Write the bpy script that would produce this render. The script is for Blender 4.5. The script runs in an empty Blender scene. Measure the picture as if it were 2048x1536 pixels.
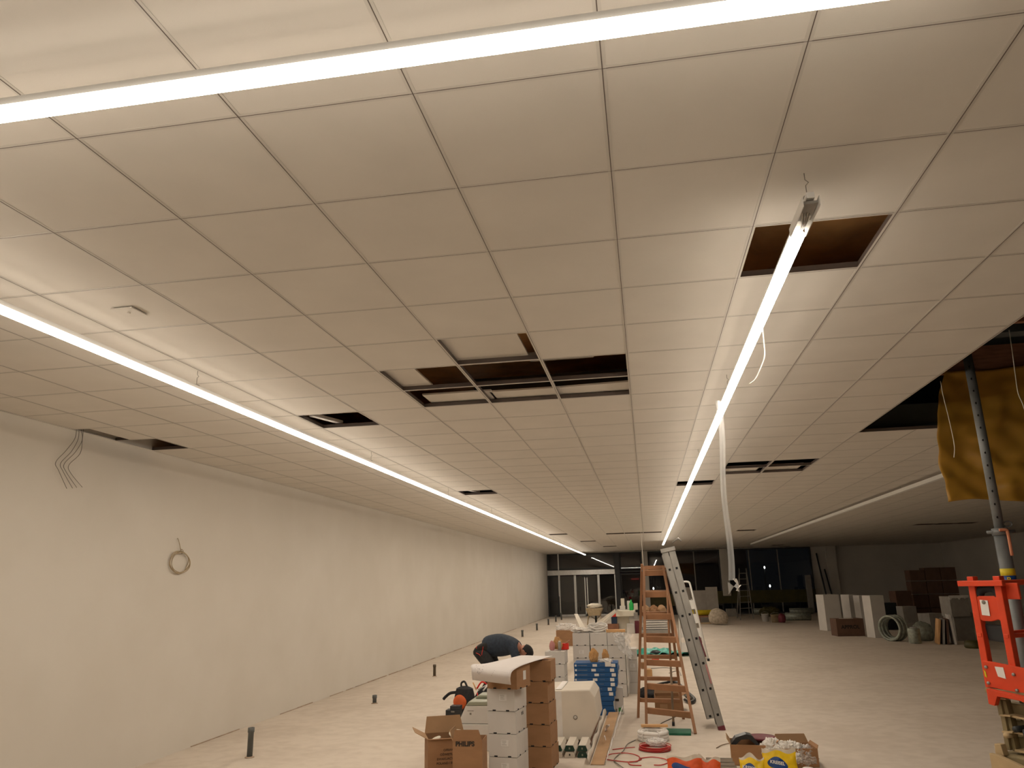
import bpy, bmesh, math, random
from mathutils import Vector, Matrix, noise
S = bpy.context.scene
COL = S.collection
R = math.radians
# ---------------------------------------------------------------- camera, world, exposure
CAMZ = 1.729
FPX, YAW, PITCH, ROLL = 1498.0, -0.1671, 0.2609, -0.0232
cy_, sy_, cp_, sp_ = math.cos(YAW), math.sin(YAW), math.cos(PITCH), math.sin(PITCH)
FW = Vector((sy_*cp_, cy_*cp_, sp_)); R0 = Vector((cy_, -sy_, 0)); U0 = R0.cross(FW)
RT = math.cos(ROLL)*R0 + math.sin(ROLL)*U0
UP = -math.sin(ROLL)*R0 + math.cos(ROLL)*U0
cam = bpy.data.objects.new('camera', bpy.data.cameras.new('camera'))
COL.objects.link(cam)
M = Matrix((RT, UP, -FW)).transposed().to_4x4(); M.translation = (0, 0, CAMZ)
cam.matrix_world = M
cam.data.sensor_width = 36; cam.data.lens = FPX/2048*36
cam.data.clip_start = 0.05; cam.data.clip_end = 300
S.camera = cam
w = bpy.data.worlds.new('night'); S.world = w; w.use_nodes = True
w.node_tree.nodes['Background'].inputs[0].default_value = (0.35, 0.42, 0.55, 1)
w.node_tree.nodes['Background'].inputs[1].default_value = 0.012
S.view_settings.view_transform = 'Standard'; S.view_settings.look = 'None'
S.view_settings.gamma = 1; S.view_settings.use_curve_mapping = False
S.view_settings.exposure = 0.0
STRIP = 51.0                      # radiance of the LED diffusers
STRIP_COL = (1.0, 0.885, 0.745)
CEIL = 3.24                       # ceiling height, floor is z = 0

def ray(x, y): return FW + RT*((x-1024)/FPX) - UP*((y-768)/FPX)
def F(x, y, z=0.0):
    d = ray(x, y); t = (z-CAMZ)/d.z; return Vector((d.x*t, d.y*t, z))
def P(x, y, Y):
    d = ray(x, y); t = Y/d.y; return Vector((d.x*t, Y, CAMZ+d.z*t))

# ---------------------------------------------------------------- materials
def mat(name, col, rough=0.6, var=0.06, scale=8.0, bump=0.0, bscale=60.0, metal=0.0, spec=0.4,
        alpha=1.0, col2=None, trans=0.0, emit=None, estr=0.0, thr=None, aniso=None):
    m = bpy.data.materials.new(name); m.use_nodes = True
    nt = m.node_tree; b = nt.nodes['Principled BSDF']
    tc = nt.nodes.new('ShaderNodeTexCoord'); mp = nt.nodes.new('ShaderNodeMapping')
    nt.links.new(tc.outputs['Object'], mp.inputs[0])
    if aniso: mp.inputs['Scale'].default_value = aniso
    n = nt.nodes.new('ShaderNodeTexNoise'); n.inputs['Scale'].default_value = scale
    n.inputs['Detail'].default_value = 5
    nt.links.new(mp.outputs[0], n.inputs['Vector'])
    r = nt.nodes.new('ShaderNodeValToRGB')
    c1 = [max(0, c*(1-var)) for c in col]; c2 = col2 or [min(1, c*(1+var)) for c in col]
    r.color_ramp.elements[0].color = (*c1, 1); r.color_ramp.elements[1].color = (*c2, 1)
    a, z = thr or (0.3, 0.7)
    r.color_ramp.elements[0].position = a; r.color_ramp.elements[1].position = z
    nt.links.new(n.outputs['Fac'], r.inputs[0]); nt.links.new(r.outputs[0], b.inputs['Base Color'])
    b.inputs['Roughness'].default_value = rough; b.inputs['Metallic'].default_value = metal
    b.inputs['Specular IOR Level'].default_value = spec
    b.inputs['Alpha'].default_value = alpha
    b.inputs['Transmission Weight'].default_value = trans
    if bump:
        n2 = nt.nodes.new('ShaderNodeTexNoise'); n2.inputs['Scale'].default_value = bscale
        nt.links.new(mp.outputs[0], n2.inputs['Vector'])
        bp = nt.nodes.new('ShaderNodeBump'); bp.inputs['Strength'].default_value = bump
        bp.inputs['Distance'].default_value = 0.01
        nt.links.new(n2.outputs['Fac'], bp.inputs['Height']); nt.links.new(bp.outputs[0], b.inputs['Normal'])
    if emit:
        b.inputs['Emission Color'].default_value = (*emit, 1); b.inputs['Emission Strength'].default_value = estr
    return m

MT = {}
def mk(k, *a, **kw): MT[k] = mat(k, *a, **kw)
mk('tile', (0.70, 0.66, 0.60), 0.9, 0.03, 3, 0.05, 300, spec=0.1)
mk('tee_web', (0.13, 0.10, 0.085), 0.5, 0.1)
mk('tbar', (0.62, 0.585, 0.53), 0.55, 0.02)
mk('plaster', (0.72, 0.68, 0.61), 0.85, 0.10, 0.7, 0.05, 40, spec=0.15)
mk('wall_far', (0.60, 0.57, 0.52), 0.9, 0.05, 0.6, spec=0.1)
mk('concrete', (0.60, 0.53, 0.45), 0.75, 0.14, 0.9, 0.08, 30, spec=0.25)
mk('stain', (0.40, 0.30, 0.22), 0.9, 0.2, 9)
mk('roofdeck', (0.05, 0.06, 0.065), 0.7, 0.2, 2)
mk('foil', (0.78, 0.44, 0.19), 0.35, 0.25, 3, 0.5, 8)
mk('timber', (0.26, 0.12, 0.07), 0.8, 0.2, 6, aniso=(1, 8, 8))
mk('white_metal', (0.80, 0.79, 0.76), 0.4, 0.02)
mk('wire_white', (0.75, 0.70, 0.62), 0.5, 0.05)
mk('wire_grey', (0.20, 0.18, 0.15), 0.6, 0.1)
mk('wire_tan', (0.42, 0.33, 0.21), 0.7, 0.15, 30)
mk('frame_dark', (0.035, 0.037, 0.04), 0.45, 0.1)
mk('alu', (0.62, 0.62, 0.61), 0.38, 0.08, 12, metal=0.85)
mk('alu_dull', (0.30, 0.285, 0.26), 0.5, 0.22, 7, metal=0.35, aniso=(1, 1, 0.4))
mk('black_hole', (0.01, 0.01, 0.01), 0.9, 0.1)
mk('pipe_grey', (0.11, 0.115, 0.11), 0.5, 0.1)
mk('pipe_bronze', (0.12, 0.09, 0.06), 0.5, 0.1)
mk('card_white', (0.62, 0.59, 0.55), 0.75, 0.04, 4)
mk('card_cream', (0.68, 0.62, 0.53), 0.75, 0.05, 4)
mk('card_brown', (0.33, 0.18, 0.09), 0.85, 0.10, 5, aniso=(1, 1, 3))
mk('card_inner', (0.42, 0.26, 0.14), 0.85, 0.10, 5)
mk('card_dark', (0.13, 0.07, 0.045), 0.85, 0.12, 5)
mk('paper', (0.78, 0.74, 0.72), 0.7, 0.02)
mk('paper_ink', (0.42, 0.39, 0.39), 0.8, 0.1)
mk('label', (0.74, 0.72, 0.69), 0.5, 0.02)
mk('ink', (0.03, 0.025, 0.02), 0.7, 0.1)
mk('ink_faint', (0.085, 0.05, 0.03), 0.8, 0.1)
mk('wood_ladder', (0.34, 0.17, 0.085), 0.6, 0.22, 5, aniso=(1, 1, 0.4))
mk('wood_grey', (0.26, 0.19, 0.13), 0.7, 0.2, 6)
mk('wood_pale', (0.62, 0.36, 0.16), 0.7, 0.12, 6)
mk('plywood', (0.46, 0.34, 0.19), 0.7, 0.12, 6)
mk('blue_card', (0.012, 0.085, 0.25), 0.45, 0.1)
mk('blue_dark', (0.012, 0.03, 0.07), 0.5, 0.2)
mk('green_card', (0.012, 0.045, 0.03), 0.5, 0.1)
mk('sage', (0.30, 0.31, 0.23), 0.4, 0.05)
mk('green_bright', (0.02, 0.42, 0.08), 0.35, 0.1)
mk('green_label', (0.05, 0.22, 0.05), 0.5, 0.1)
mk('green_board', (0.01, 0.11, 0.06), 0.7, 0.25, 12)
mk('teal', (0.03, 0.34, 0.27), 0.45, 0.3, 6)
mk('red_plastic', (0.75, 0.035, 0.02), 0.4, 0.08)
mk('red_cable', (0.48, 0.035, 0.03), 0.4, 0.12)
mk('maroon', (0.14, 0.02, 0.03), 0.5, 0.1)
mk('orange_paint', (0.66, 0.06, 0.018), 0.4, 0.10, 10)
mk('orange_bag', (0.70, 0.10, 0.02), 0.45, 0.15, 12)
mk('orange_cloth', (0.62, 0.12, 0.03), 0.7, 0.12, 12)
mk('yellow_bag', (0.78, 0.52, 0.01), 0.4, 0.12, 12)
mk('yellow', (0.62, 0.48, 0.02), 0.5, 0.1)
mk('blue_print', (0.01, 0.05, 0.20), 0.4, 0.1)
mk('black_cloth', (0.018, 0.018, 0.02), 0.8, 0.3, 20)
mk('black_plastic', (0.02, 0.022, 0.024), 0.45, 0.1)
mk('navy_wool', (0.028, 0.038, 0.055), 0.9, 0.25, 25, 0.2, 90)
mk('trouser', (0.022, 0.022, 0.022), 0.85, 0.25, 25, 0.15, 90)
mk('skin', (0.50, 0.24, 0.16), 0.55, 0.06)
mk('hair', (0.010, 0.009, 0.008), 0.7, 0.2, 50)
mk('scissor_paint', (0.25, 0.195, 0.10), 0.6, 0.25, 8)
mk('plastic_clear', (0.80, 0.79, 0.77), 0.25, 0.03, alpha=0.38, spec=0.7)
mk('plastic_strip', (0.62, 0.62, 0.62), 0.3, 0.03, alpha=0.42, spec=0.6)
mk('plastic_white', (0.74, 0.71, 0.67), 0.35, 0.06, 10)
mk('pink', (0.50, 0.22, 0.21), 0.6, 0.1)
mk('kraft', (0.50, 0.28, 0.11), 0.8, 0.15, 15)
mk('ochre_film', (0.46, 0.25, 0.035), 0.35, 0.15, 3, 0.35, 6, alpha=0.93)
mk('steel_prop', (0.17, 0.18, 0.18), 0.5, 0.15, 10, metal=0.3)
mk('copper_pin', (0.55, 0.22, 0.12), 0.4, 0.1)
mk('grey_roll', (0.30, 0.32, 0.27), 0.4, 0.3, 15, metal=0.3)
mk('grey_panel', (0.34, 0.31, 0.27), 0.6, 0.12, 4)
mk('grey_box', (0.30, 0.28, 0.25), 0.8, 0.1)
mk('olive_film', (0.07, 0.058, 0.012), 0.5, 0.2, 3)
mk('barrow', (0.40, 0.31, 0.19), 0.7, 0.2, 10)
mk('sand', (0.45, 0.38, 0.29), 0.9, 0.25, 14, 0.4, 30)
mk('foam', (0.72, 0.67, 0.56), 0.85, 0.05)
mk('asphalt', (0.04, 0.04, 0.04), 0.9, 0.2)
mk('house', (0.20, 0.10, 0.13), 0.9, 0.1)
mk('street_lamp', (1, 1, 1), emit=(1, 0.95, 0.85), estr=14)
mk('shop_sign', (0.6, 0.05, 0.05), emit=(1, 0.12, 0.08), estr=0.25)
MT['diffuser_side'] = mat('diffuser_side', (0.9, 0.9, 0.9), emit=STRIP_COL, estr=STRIP*0.13)
MT['diffuser'] = mat('diffuser', (0.9, 0.9, 0.9), emit=STRIP_COL, estr=STRIP)
# glass panes of the shop front: a thin sheet that reflects and lets the night through
g = bpy.data.materials.new('glass'); g.use_nodes = True; nt = g.node_tree; nt.nodes.clear()
o_ = nt.nodes.new('ShaderNodeOutputMaterial'); mx = nt.nodes.new('ShaderNodeMixShader')
tr = nt.nodes.new('ShaderNodeBsdfTransparent'); tr.inputs[0].default_value = (0.55, 0.58, 0.60, 1)
gl = nt.nodes.new('ShaderNodeBsdfGlossy'); gl.inputs['Roughness'].default_value = 0.015
fr = nt.nodes.new('ShaderNodeFresnel'); fr.inputs[0].default_value = 1.75
nt.links.new(fr.outputs[0], mx.inputs[0]); nt.links.new(tr.outputs[0], mx.inputs[1])
nt.links.new(gl.outputs[0], mx.inputs[2]); nt.links.new(mx.outputs[0], o_.inputs[0]); MT['glass'] = g

# plaster wall with big soft trowel patches
def two_tone(key, ca, cb, s1, s2, rough, aniso=(1, 1, 1)):
    m = bpy.data.materials.new(key); m.use_nodes = True; nt = m.node_tree; b = nt.nodes['Principled BSDF']
    tc = nt.nodes.new('ShaderNodeTexCoord'); mp = nt.nodes.new('ShaderNodeMapping'); mp.inputs['Scale'].default_value = aniso
    nt.links.new(tc.outputs['Object'], mp.inputs[0])
    n1 = nt.nodes.new('ShaderNodeTexNoise'); n1.inputs['Scale'].default_value = s1; n1.inputs['Detail'].default_value = 6
    n2 = nt.nodes.new('ShaderNodeTexNoise'); n2.inputs['Scale'].default_value = s2; n2.inputs['Detail'].default_value = 8
    for n in (n1, n2): nt.links.new(mp.outputs[0], n.inputs['Vector'])
    md = nt.nodes.new('ShaderNodeMath'); md.operation = 'MULTIPLY'
    nt.links.new(n1.outputs['Fac'], md.inputs[0]); nt.links.new(n2.outputs['Fac'], md.inputs[1])
    r = nt.nodes.new('ShaderNodeValToRGB'); r.color_ramp.elements[0].position = 0.14; r.color_ramp.elements[1].position = 0.32
    r.color_ramp.elements[0].color = (*ca, 1); r.color_ramp.elements[1].color = (*cb, 1)
    nt.links.new(md.outputs[0], r.inputs[0]); nt.links.new(r.outputs[0], b.inputs['Base Color'])
    b.inputs['Roughness'].default_value = rough; b.inputs['Specular IOR Level'].default_value = 0.2
    bp = nt.nodes.new('ShaderNodeBump'); bp.inputs['Strength'].default_value = 0.03; bp.inputs['Distance'].default_value = 0.006
    nt.links.new(n2.outputs['Fac'], bp.inputs['Height']); nt.links.new(bp.outputs[0], b.inputs['Normal'])
    MT[key] = m
two_tone('plaster', (0.62, 0.575, 0.505), (0.655, 0.612, 0.545), 0.45, 1.2, 0.88)
two_tone('concrete', (0.55, 0.475, 0.395), (0.63, 0.555, 0.47), 0.8, 6.0, 0.8)

# ---------------------------------------------------------------- mesh helpers
class MB:
    """collects shapes in one bmesh; build() links them as ONE mesh object"""
    def __init__(s): s.bm = bmesh.new(); s.mats = []
    def mi(s, m):
        if m not in s.mats: s.mats.append(m)
        return s.mats.index(m)
    def _fin(s, n0, m, smooth=False):
        i = s.mi(m); s.bm.faces.ensure_lookup_table()
        for f in s.bm.faces[n0:]: f.material_index = i; f.smooth = smooth
    def box(s, c, d, m, rot=None, taper=None):
        n0 = len(s.bm.faces); vs = []
        for z in (-.5, .5):
            k = taper if (taper and z > 0) else 1
            for x, y in ((-.5, -.5), (.5, -.5), (.5, .5), (-.5, .5)):
                v = Vector((x*d[0]*k, y*d[1]*k, z*d[2]))
                if rot is not None: v = rot @ v
                vs.append(s.bm.verts.new(v+Vector(c)))
        for q in ((3, 2, 1, 0), (4, 5, 6, 7), (0, 1, 5, 4), (1, 2, 6, 5), (2, 3, 7, 6), (3, 0, 4, 7)):
            s.bm.faces.new([vs[i] for i in q])
        s._fin(n0, m); return s
    def bar(s, a, b, wd, th, m, up=(0, 0, 1)):
        a, b = Vector(a), Vector(b); z = (b-a).normalized(); u = Vector(up)
        x = u.cross(z)
        if x.length < 1e-4: x = Vector((1, 0, 0)).cross(z)
        x.normalize(); y = z.cross(x)
        rot = Matrix((x, y, z)).transposed()
        return s.box((a+b)/2, (wd, th, (b-a).length), m, rot)
    def tube(s, pts, r, m, seg=8, closed=False, caps=True):
        n0 = len(s.bm.faces); pts = [Vector(p) for p in pts]; n = len(pts); rings = []
        rr = r if hasattr(r, '__len__') else [r]*n
        pn = None
        for i, p in enumerate(pts):
            if closed: t = pts[(i+1) % n]-pts[i-1]
            else: t = pts[min(i+1, n-1)]-pts[max(i-1, 0)]
            if t.length < 1e-9: t = Vector((0, 0, 1))
            t.normalize()
            if pn is None:
                pn = t.orthogonal().normalized()
            else:
                pn = (pn - t*pn.dot(t))
                if pn.length < 1e-6: pn = t.orthogonal()
                pn.normalize()
            bn = t.cross(pn)
            rings.append([s.bm.verts.new(p+(pn*math.cos(2*math.pi*k/seg)+bn*math.sin(2*math.pi*k/seg))*rr[i]) for k in range(seg)])
        for i in range(n if closed else n-1):
            A, B = rings[i], rings[(i+1) % n]
            for k in range(seg): s.bm.faces.new((A[k], A[(k+1) % seg], B[(k+1) % seg], B[k]))
        if caps and not closed:
            s.bm.faces.new(rings[0][::-1]); s.bm.faces.new(rings[-1])
        s._fin(n0, m, True); return s
    def cyl(s, a, b, r, m, seg=16, r2=None):
        return s.tube([a, b], [r, r if r2 is None else r2], m, seg)
    def lathe(s, prof, m, seg=24, c=(0, 0, 0), closed_top=False):
        n0 = len(s.bm.faces); rings = []
        for r, z in prof:
            rings.append([s.bm.verts.new((c[0]+r*math.cos(2*math.pi*k/seg), c[1]+r*math.sin(2*math.pi*k/seg), c[2]+z)) for k in range(seg)])
        for A, B in zip(rings, rings[1:]):
            for k in range(seg): s.bm.faces.new((A[k], A[(k+1) % seg], B[(k+1) % seg], B[k]))
        s.bm.faces.new(rings[0][::-1])
        if closed_top: s.bm.faces.new(rings[-1])
        s._fin(n0, m, True); return s
    def prism(s, poly, h, m, axis='y', off=0):
        """poly: (a, b) points extruded along an axis by h from off"""
        n0 = len(s.bm.faces)
        def pt(a, b, t): return {'y': (a, t, b), 'x': (t, a, b), 'z': (a, b, t)}[axis]
        A = [s.bm.verts.new(pt(a, b, off)) for a, b in poly]; B = [s.bm.verts.new(pt(a, b, off+h)) for a, b in poly]
        n = len(poly)
        s.bm.faces.new(A[::-1]); s.bm.faces.new(B)
        for i in range(n): s.bm.faces.new((A[i], A[(i+1) % n], B[(i+1) % n], B[i]))
        s._fin(n0, m); return s
    def quad(s, pts, m):
        n0 = len(s.bm.faces); s.bm.faces.new([s.bm.verts.new(p) for p in pts]); s._fin(n0, m); return s
    def surf(s, fn, nu, nv, m, smooth=True):
        n0 = len(s.bm.faces)
        g = [[s.bm.verts.new(fn(i/nu, j/nv)) for j in range(nv+1)] for i in range(nu+1)]
        for i in range(nu):
            for j in range(nv): s.bm.faces.new((g[i][j], g[i+1][j], g[i+1][j+1], g[i][j+1]))
        s._fin(n0, m, smooth); return s
    def blob(s, c, d, m, amp=0.25, fr=2.0, seed=0, sub=4, flat=True, smooth=False):
        n0 = len(s.bm.faces)
        g = bmesh.ops.create_icosphere(s.bm, subdivisions=sub, radius=1.0)
        off = Vector((seed*7.3, seed*3.1, seed*1.7))
        for v in g['verts']:
            p = v.co.copy(); q = p*fr+off
            k = 1+amp*noise.noise(q)+amp*0.6*(abs(noise.noise(q*2.7))*2-0.6)+amp*0.3*noise.noise(q*6)
            p = p*k; p = Vector((p.x*d[0]/2, p.y*d[1]/2, p.z*d[2]/2))
            if flat and p.z < -d[2]*0.33: p.z = -d[2]*0.33
            v.co = p+Vector(c)
        s._fin(n0, m, smooth); return s
    def build(s, name, parent=None, loc=(0, 0, 0), rz=0, bevel=0, solid=0, sub=0):
        me = bpy.data.meshes.new(name)
        bmesh.ops.recalc_face_normals(s.bm, faces=s.bm.faces[:])
        s.bm.to_mesh(me); s.bm.free()
        for m in s.mats: me.materials.append(MT[m])
        o = bpy.data.objects.new(name, me); COL.objects.link(o)
        o.location = loc; o.rotation_euler = (0, 0, rz)
        if parent: o.parent = parent
        if solid:
            k = o.modifiers.new('s', 'SOLIDIFY'); k.thickness = solid; k.offset = 0
        if bevel:
            k = o.modifiers.new('b', 'BEVEL'); k.width = bevel; k.segments = 2; k.limit_method = 'ANGLE'; k.angle_limit = R(40)
        if sub:
            k = o.modifiers.new('u', 'SUBSURF'); k.levels = sub; k.render_levels = sub
        return o
def tag(o, label=None, cat=None, group=None, kind=None):
    if label: o['label'] = label
    if cat: o['category'] = cat
    if group: o['group'] = group
    if kind: o['kind'] = kind
    return o
def thing(name, label, cat, loc=(0, 0, 0), rz=0, group=None):
    o = bpy.data.objects.new(name, None); COL.objects.link(o); o.empty_display_size = 0.1
    o.location = loc; o.rotation_euler = (0, 0, rz)
    return tag(o, label, cat, group)
def struct(o): o['kind'] = 'structure'; return o
def copy_tree(o, parent=None):
    c = o.copy(); COL.objects.link(c)
    if parent: c.parent = parent
    for ch in list(o.children): copy_tree(ch, c)
    return c
def lettering(txt, size, parent, loc, rot, m='ink', ext=0.0006, name='lettering', bold=0.0):
    cu = bpy.data.curves.new('t', 'FONT'); cu.body = txt; cu.size = size; cu.extrude = ext
    cu.align_x = 'CENTER'; cu.align_y = 'CENTER'; cu.offset = bold
    t = bpy.data.objects.new('t', cu); COL.objects.link(t)
    bpy.context.view_layer.update()
    me = bpy.data.meshes.new_from_object(t.evaluated_get(bpy.context.evaluated_depsgraph_get()))
    bpy.data.objects.remove(t); bpy.data.curves.remove(cu)
    me.materials.clear(); me.materials.append(MT[m])
    o = bpy.data.objects.new(name, me); COL.objects.link(o); o.parent = parent
    o.location = loc; o.rotation_euler = rot
    return o
def spline(pts, n=8, closed=False):
    pts = [Vector(p) for p in pts]; out = []; N = len(pts)
    for i in range(N if closed else N-1):
        g = lambda k: pts[k % N] if closed else pts[max(0, min(N-1, k))]
        p0, p1, p2, p3 = g(i-1), g(i), g(i+1), g(i+2)
        for k in range(n):
            t = k/n
            out.append(0.5*((2*p1)+(p2-p0)*t+(2*p0-5*p1+4*p2-p3)*t*t+(3*p1-p0-3*p2+p3)*t**3))
    if not closed: out.append(pts[-1])
    return out
def cable(name, pts, r, m, label, cat='cable', n=8, closed=False, seg=6):
    o = MB().tube(spline(pts, n, closed), r, m, seg, closed).build(name)
    return tag(o, label, cat)
# ================================================================ the setting
XL, XR, Y0, YB = -5.297, 14.6, -5.0, 41.5
X0, YR = -2.433, 1.986                     # tile grid origin (0.6 m module)
cx = lambda i: X0+0.6*i
ry = lambda j: YR+0.6*j
struct(MB().box(((XL+XR)/2, (Y0+YB)/2, -0.1), (XR-XL+0.4, YB-Y0+0.4, 0.2), 'concrete').build('floor'))
struct(MB().box((XL-0.1, (Y0+YB)/2, 2.1), (0.2, YB-Y0, 4.2), 'plaster').build('wall_left'))
struct(MB().box((XR+0.1, (Y0+YB)/2, 2.1), (0.2, YB-Y0, 4.2), 'wall_far').build('wall_right'))
struct(MB().box(((XL+XR)/2, Y0-0.1, 2.1), (XR-XL+0.4, 0.2, 4.2), 'wall_far').build('wall_behind'))
XW = 8.35                                   # glazing ends here, then solid wall
struct(MB().box(((XW+XR)/2, YB+0.1, 1.62), (XR-XW, 0.2, 3.24), 'wall_far').box((9.3, YB-0.12, 1.62), (0.45, 0.24, 3.24), 'wall_far').build('wall_back'))
struct(MB().box(((XL+XR)/2, YB+0.1, 3.74), (XR-XL, 0.2, 0.98), 'frame_dark').build('wall_front'))
# open dirty joint along the foot of the left wall, drawn as thin brown strips
rnd = random.Random(5)
mb = MB(); y = 2.0
while y < 40:
    L = rnd.uniform(0.3, 1.1)
    if rnd.random() < 0.8: mb.box((XL+0.004, y+L/2, 0.006), (0.008+rnd.uniform(0, .006), L, rnd.uniform(0.006, 0.018)), 'stain')
    y += L+rnd.uniform(0.0, 0.15)
struct(mb.build('wall_joint_left'))
# ---- ceiling: tiles lying in a T grid, with the openings of the photo
OPEN = {(2, 4), (1, 5), (2, 5), (3, 5), (1, 6), (2, 6), (3, 6), (5, 2), (-1, 7), (-1, 17), (6, 14), (7, 14),
        (6, 15), (7, 15), (5, 17), (-1, 37), (0, 45), (9, 39)} | {(i, 38) for i in (2, 3, 4)} | \
       {(i, 39) for i in (18, 19, 20)} | {(i, 63) for i in range(1, 13)} | {(14, 60), (15, 63), (1, 53)}
HX0, HX1, HY1 = cx(8), cx(15), ry(11)       # the big hole by the scissor lift
mt_, mg = MB(), MB()
i0 = math.floor((XL-X0)/0.6); i1 = math.ceil((XR-X0)/0.6); j0 = math.floor((Y0-YR)/0.6); j1 = math.ceil((YB-YR)/0.6)
for i in range(i0, i1):
    for j in range(j0, j1):
        if (i, j) in OPEN or (8 <= i < 15 and j < 11 and j > -8): continue
        xa, xb = max(cx(i), XL)+0.004, min(cx(i+1), XR)-0.004; ya, yb = max(ry(j), Y0)+0.004, min(ry(j+1), YB)-0.004
        if xb <= xa or yb <= ya: continue
        if i == i0 and j == 7:                       # notched edge tiles at the left wall
            xa = XL+0.17
        if i == i0 and j == 8: continue
        mt_.box(((xa+xb)/2, (ya+yb)/2, CEIL+0.012), (xb-xa, yb-ya, 0.015), 'tile')
def tee_y(x, ya, yb):
    mg.box((x, (ya+yb)/2, CEIL+0.0035), (0.024, yb-ya, 0.001), 'tbar').box((x, (ya+yb)/2, CEIL+0.022), (0.003, yb-ya, 0.04), 'tee_web')
def tee_x(y, xa, xb):
    mg.box(((xa+xb)/2, y, CEIL+0.0038), (xb-xa, 0.024, 0.001), 'tbar').box(((xa+xb)/2, y, CEIL+0.021), (xb-xa, 0.003, 0.036), 'tee_web')
for i in range(i0+1, i1):
    if 8 < i < 15: tee_y(cx(i), HY1, YB)
    else: tee_y(cx(i), Y0, YB)
for j in range(j0+1, j1):
    if -7 <= j < 11: tee_x(ry(j), XL, HX0); tee_x(ry(j), HX1, XR)
    else: tee_x(ry(j), XL, XR)
mg.box((XL+0.012, (Y0+YB)/2, CEIL+0.001), (0.024, YB-Y0, 0.003), 'tbar')
ce = struct(mt_.build('ceiling')); gr = mg.build('ceiling_grid', ce)
# roof above the suspended ceiling
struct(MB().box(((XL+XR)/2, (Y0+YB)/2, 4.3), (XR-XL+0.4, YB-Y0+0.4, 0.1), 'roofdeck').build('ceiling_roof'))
def foil(u, v):
    X = -5.2+u*7.3; Y = 2.6+v*11; dz = -0.30*max(0, min(1, (X-0.5)/0.2))*max(0, min(1, (7.0-Y)/0.8))
    return (X, Y, 3.86+dz+0.10*noise.noise(Vector((X*1.3, Y*1.1, 0)))+0.05*noise.noise(Vector((X*4, Y*4, 1))))
tag(MB().surf(foil, 60, 70, 'foil').build('insulation_foil'), 'brown crinkled insulation foil seen through the missing ceiling tiles', 'insulation foil')
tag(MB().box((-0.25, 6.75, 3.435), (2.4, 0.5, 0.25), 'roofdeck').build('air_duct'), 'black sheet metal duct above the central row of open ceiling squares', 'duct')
tag(MB().box((-0.55, 5.62, 3.46), (0.5, 0.09, 0.05), 'alu_dull').box((-0.75, 5.62, 3.87), (0.02, 0.02, 0.76), 'alu_dull').build('metal_bracket'), 'grey metal bracket showing through narrow gap beside the pushed-up tile', 'bracket')
def loose(x, y, z, label, rot=(0, 0, 0)):
    o = MB().box((0, 0, 0.0075), (0.592, 0.592, 0.015), 'tile').build('ceiling_tile', loc=(x, y, z), bevel=0.002)
    o.rotation_euler = rot; return tag(o, label, 'ceiling tile', 'loose ceiling tiles laid above the grid')
zt = CEIL+0.045
loose(cx(2)+0.30-0.085, ry(4)+0.30+0.06, zt, 'loose ceiling tile pushed aside above the nearest open square of the central group')
loose(cx(1)+0.30-0.36, ry(5)+0.30+0.06, zt, 'loose ceiling tile showing only its right third at left end of central openings')
loose(cx(1)+0.30+0.06, ry(6)+0.30+0.33, zt, 'loose ceiling tile in left square of the far row of central openings')
loose(cx(2)+0.30+0.03, ry(6)+0.30+0.37, zt, 'loose ceiling tile in middle square of the far row of central openings')
loose(cx(3)+0.30+0.02, ry(6)+0.30+0.36, zt+0.002, 'slightly turned loose ceiling tile at right end of central openings', (0, 0, R(-4)))
loose(cx(6)+0.30+0.02, ry(15)+0.30+0.12, zt, 'loose ceiling tile left of the pair near the hanging plastic strip')
loose(cx(7)+0.30-0.07, ry(15)+0.30+0.12, zt, 'loose ceiling tile right of the pair near the hanging plastic strip')
# white battens visible in the two openings by the left light line
for (x, y, lb) in ((cx(-1)+0.10, ry(7)+0.45, 'white batten end in the opening nearest beside the left light line'), (cx(-1)+0.16, ry(17)+0.5, 'white batten end in the far opening beside the left light line')):
    tag(MB().box((0, 0, 0), (0.05, 0.42, 0.03), 'white_metal', Matrix.Rotation(R(-18), 3, 'Z')).build('batten', loc=(x, y, CEIL+0.065)), lb, 'batten')
tag(MB().box((0, 0, 0), (0.13, 0.13, 0.006), 'tile').cyl((0, 0, -0.008), (0, 0, -0.002), 0.008, 'tbar', 10).build('ceiling_sensor', loc=(*F(258, 624, CEIL-0.004).xy, CEIL-0.0045)), 'small square white plate on a ceiling tile near left light line', 'sensor plate')

# ---- shop front at the back
def atB(px): return P(px, 1160, YB).x
def pane(name, n, xa, xb, za, zb, frame='frame_dark', fw=0.07, mull=()):
    f = MB()
    for x in (xa+fw/2, xb-fw/2): f.box((x, YB, (za+zb)/2), (fw, 0.12, zb-za), frame)
    for z in (za+fw/2, zb-fw/2): f.box(((xa+xb)/2, YB, z), (xb-xa-2*fw, 0.12, fw), frame)
    for x in mull: f.box((x, YB, (za+zb)/2), (0.05, 0.11, zb-za-2*fw), 'alu_dull')
    o = struct(f.build(name+'_%d' % n))
    MB().box(((xa+xb)/2, YB, (za+zb)/2), (xb-xa-2*fw, 0.012, zb-za-2*fw), 'glass').build('glass_pane', o)
    return o
dxl, dxr = XL, atB(1232)
zh0, zh1 = 2.12, 2.38                      # door operator header
pane('window', 1, dxl, dxr, zh1+0.02, CEIL)
pane('window', 2, dxl, atB(1117), 0, zh0)
door = thing('door_1', 'wide automatic glass sliding door with silver header', 'door', (0, YB, 0)); door['kind'] = 'structure'
del door['category']; del door['label']
MB().box(((dxl+dxr)/2, -0.12, (zh0+zh1)/2), (dxr-dxl-0.05, 0.2, zh1-zh0), 'alu').build('header', door, bevel=0.01)
xc = atB(1172)
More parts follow.
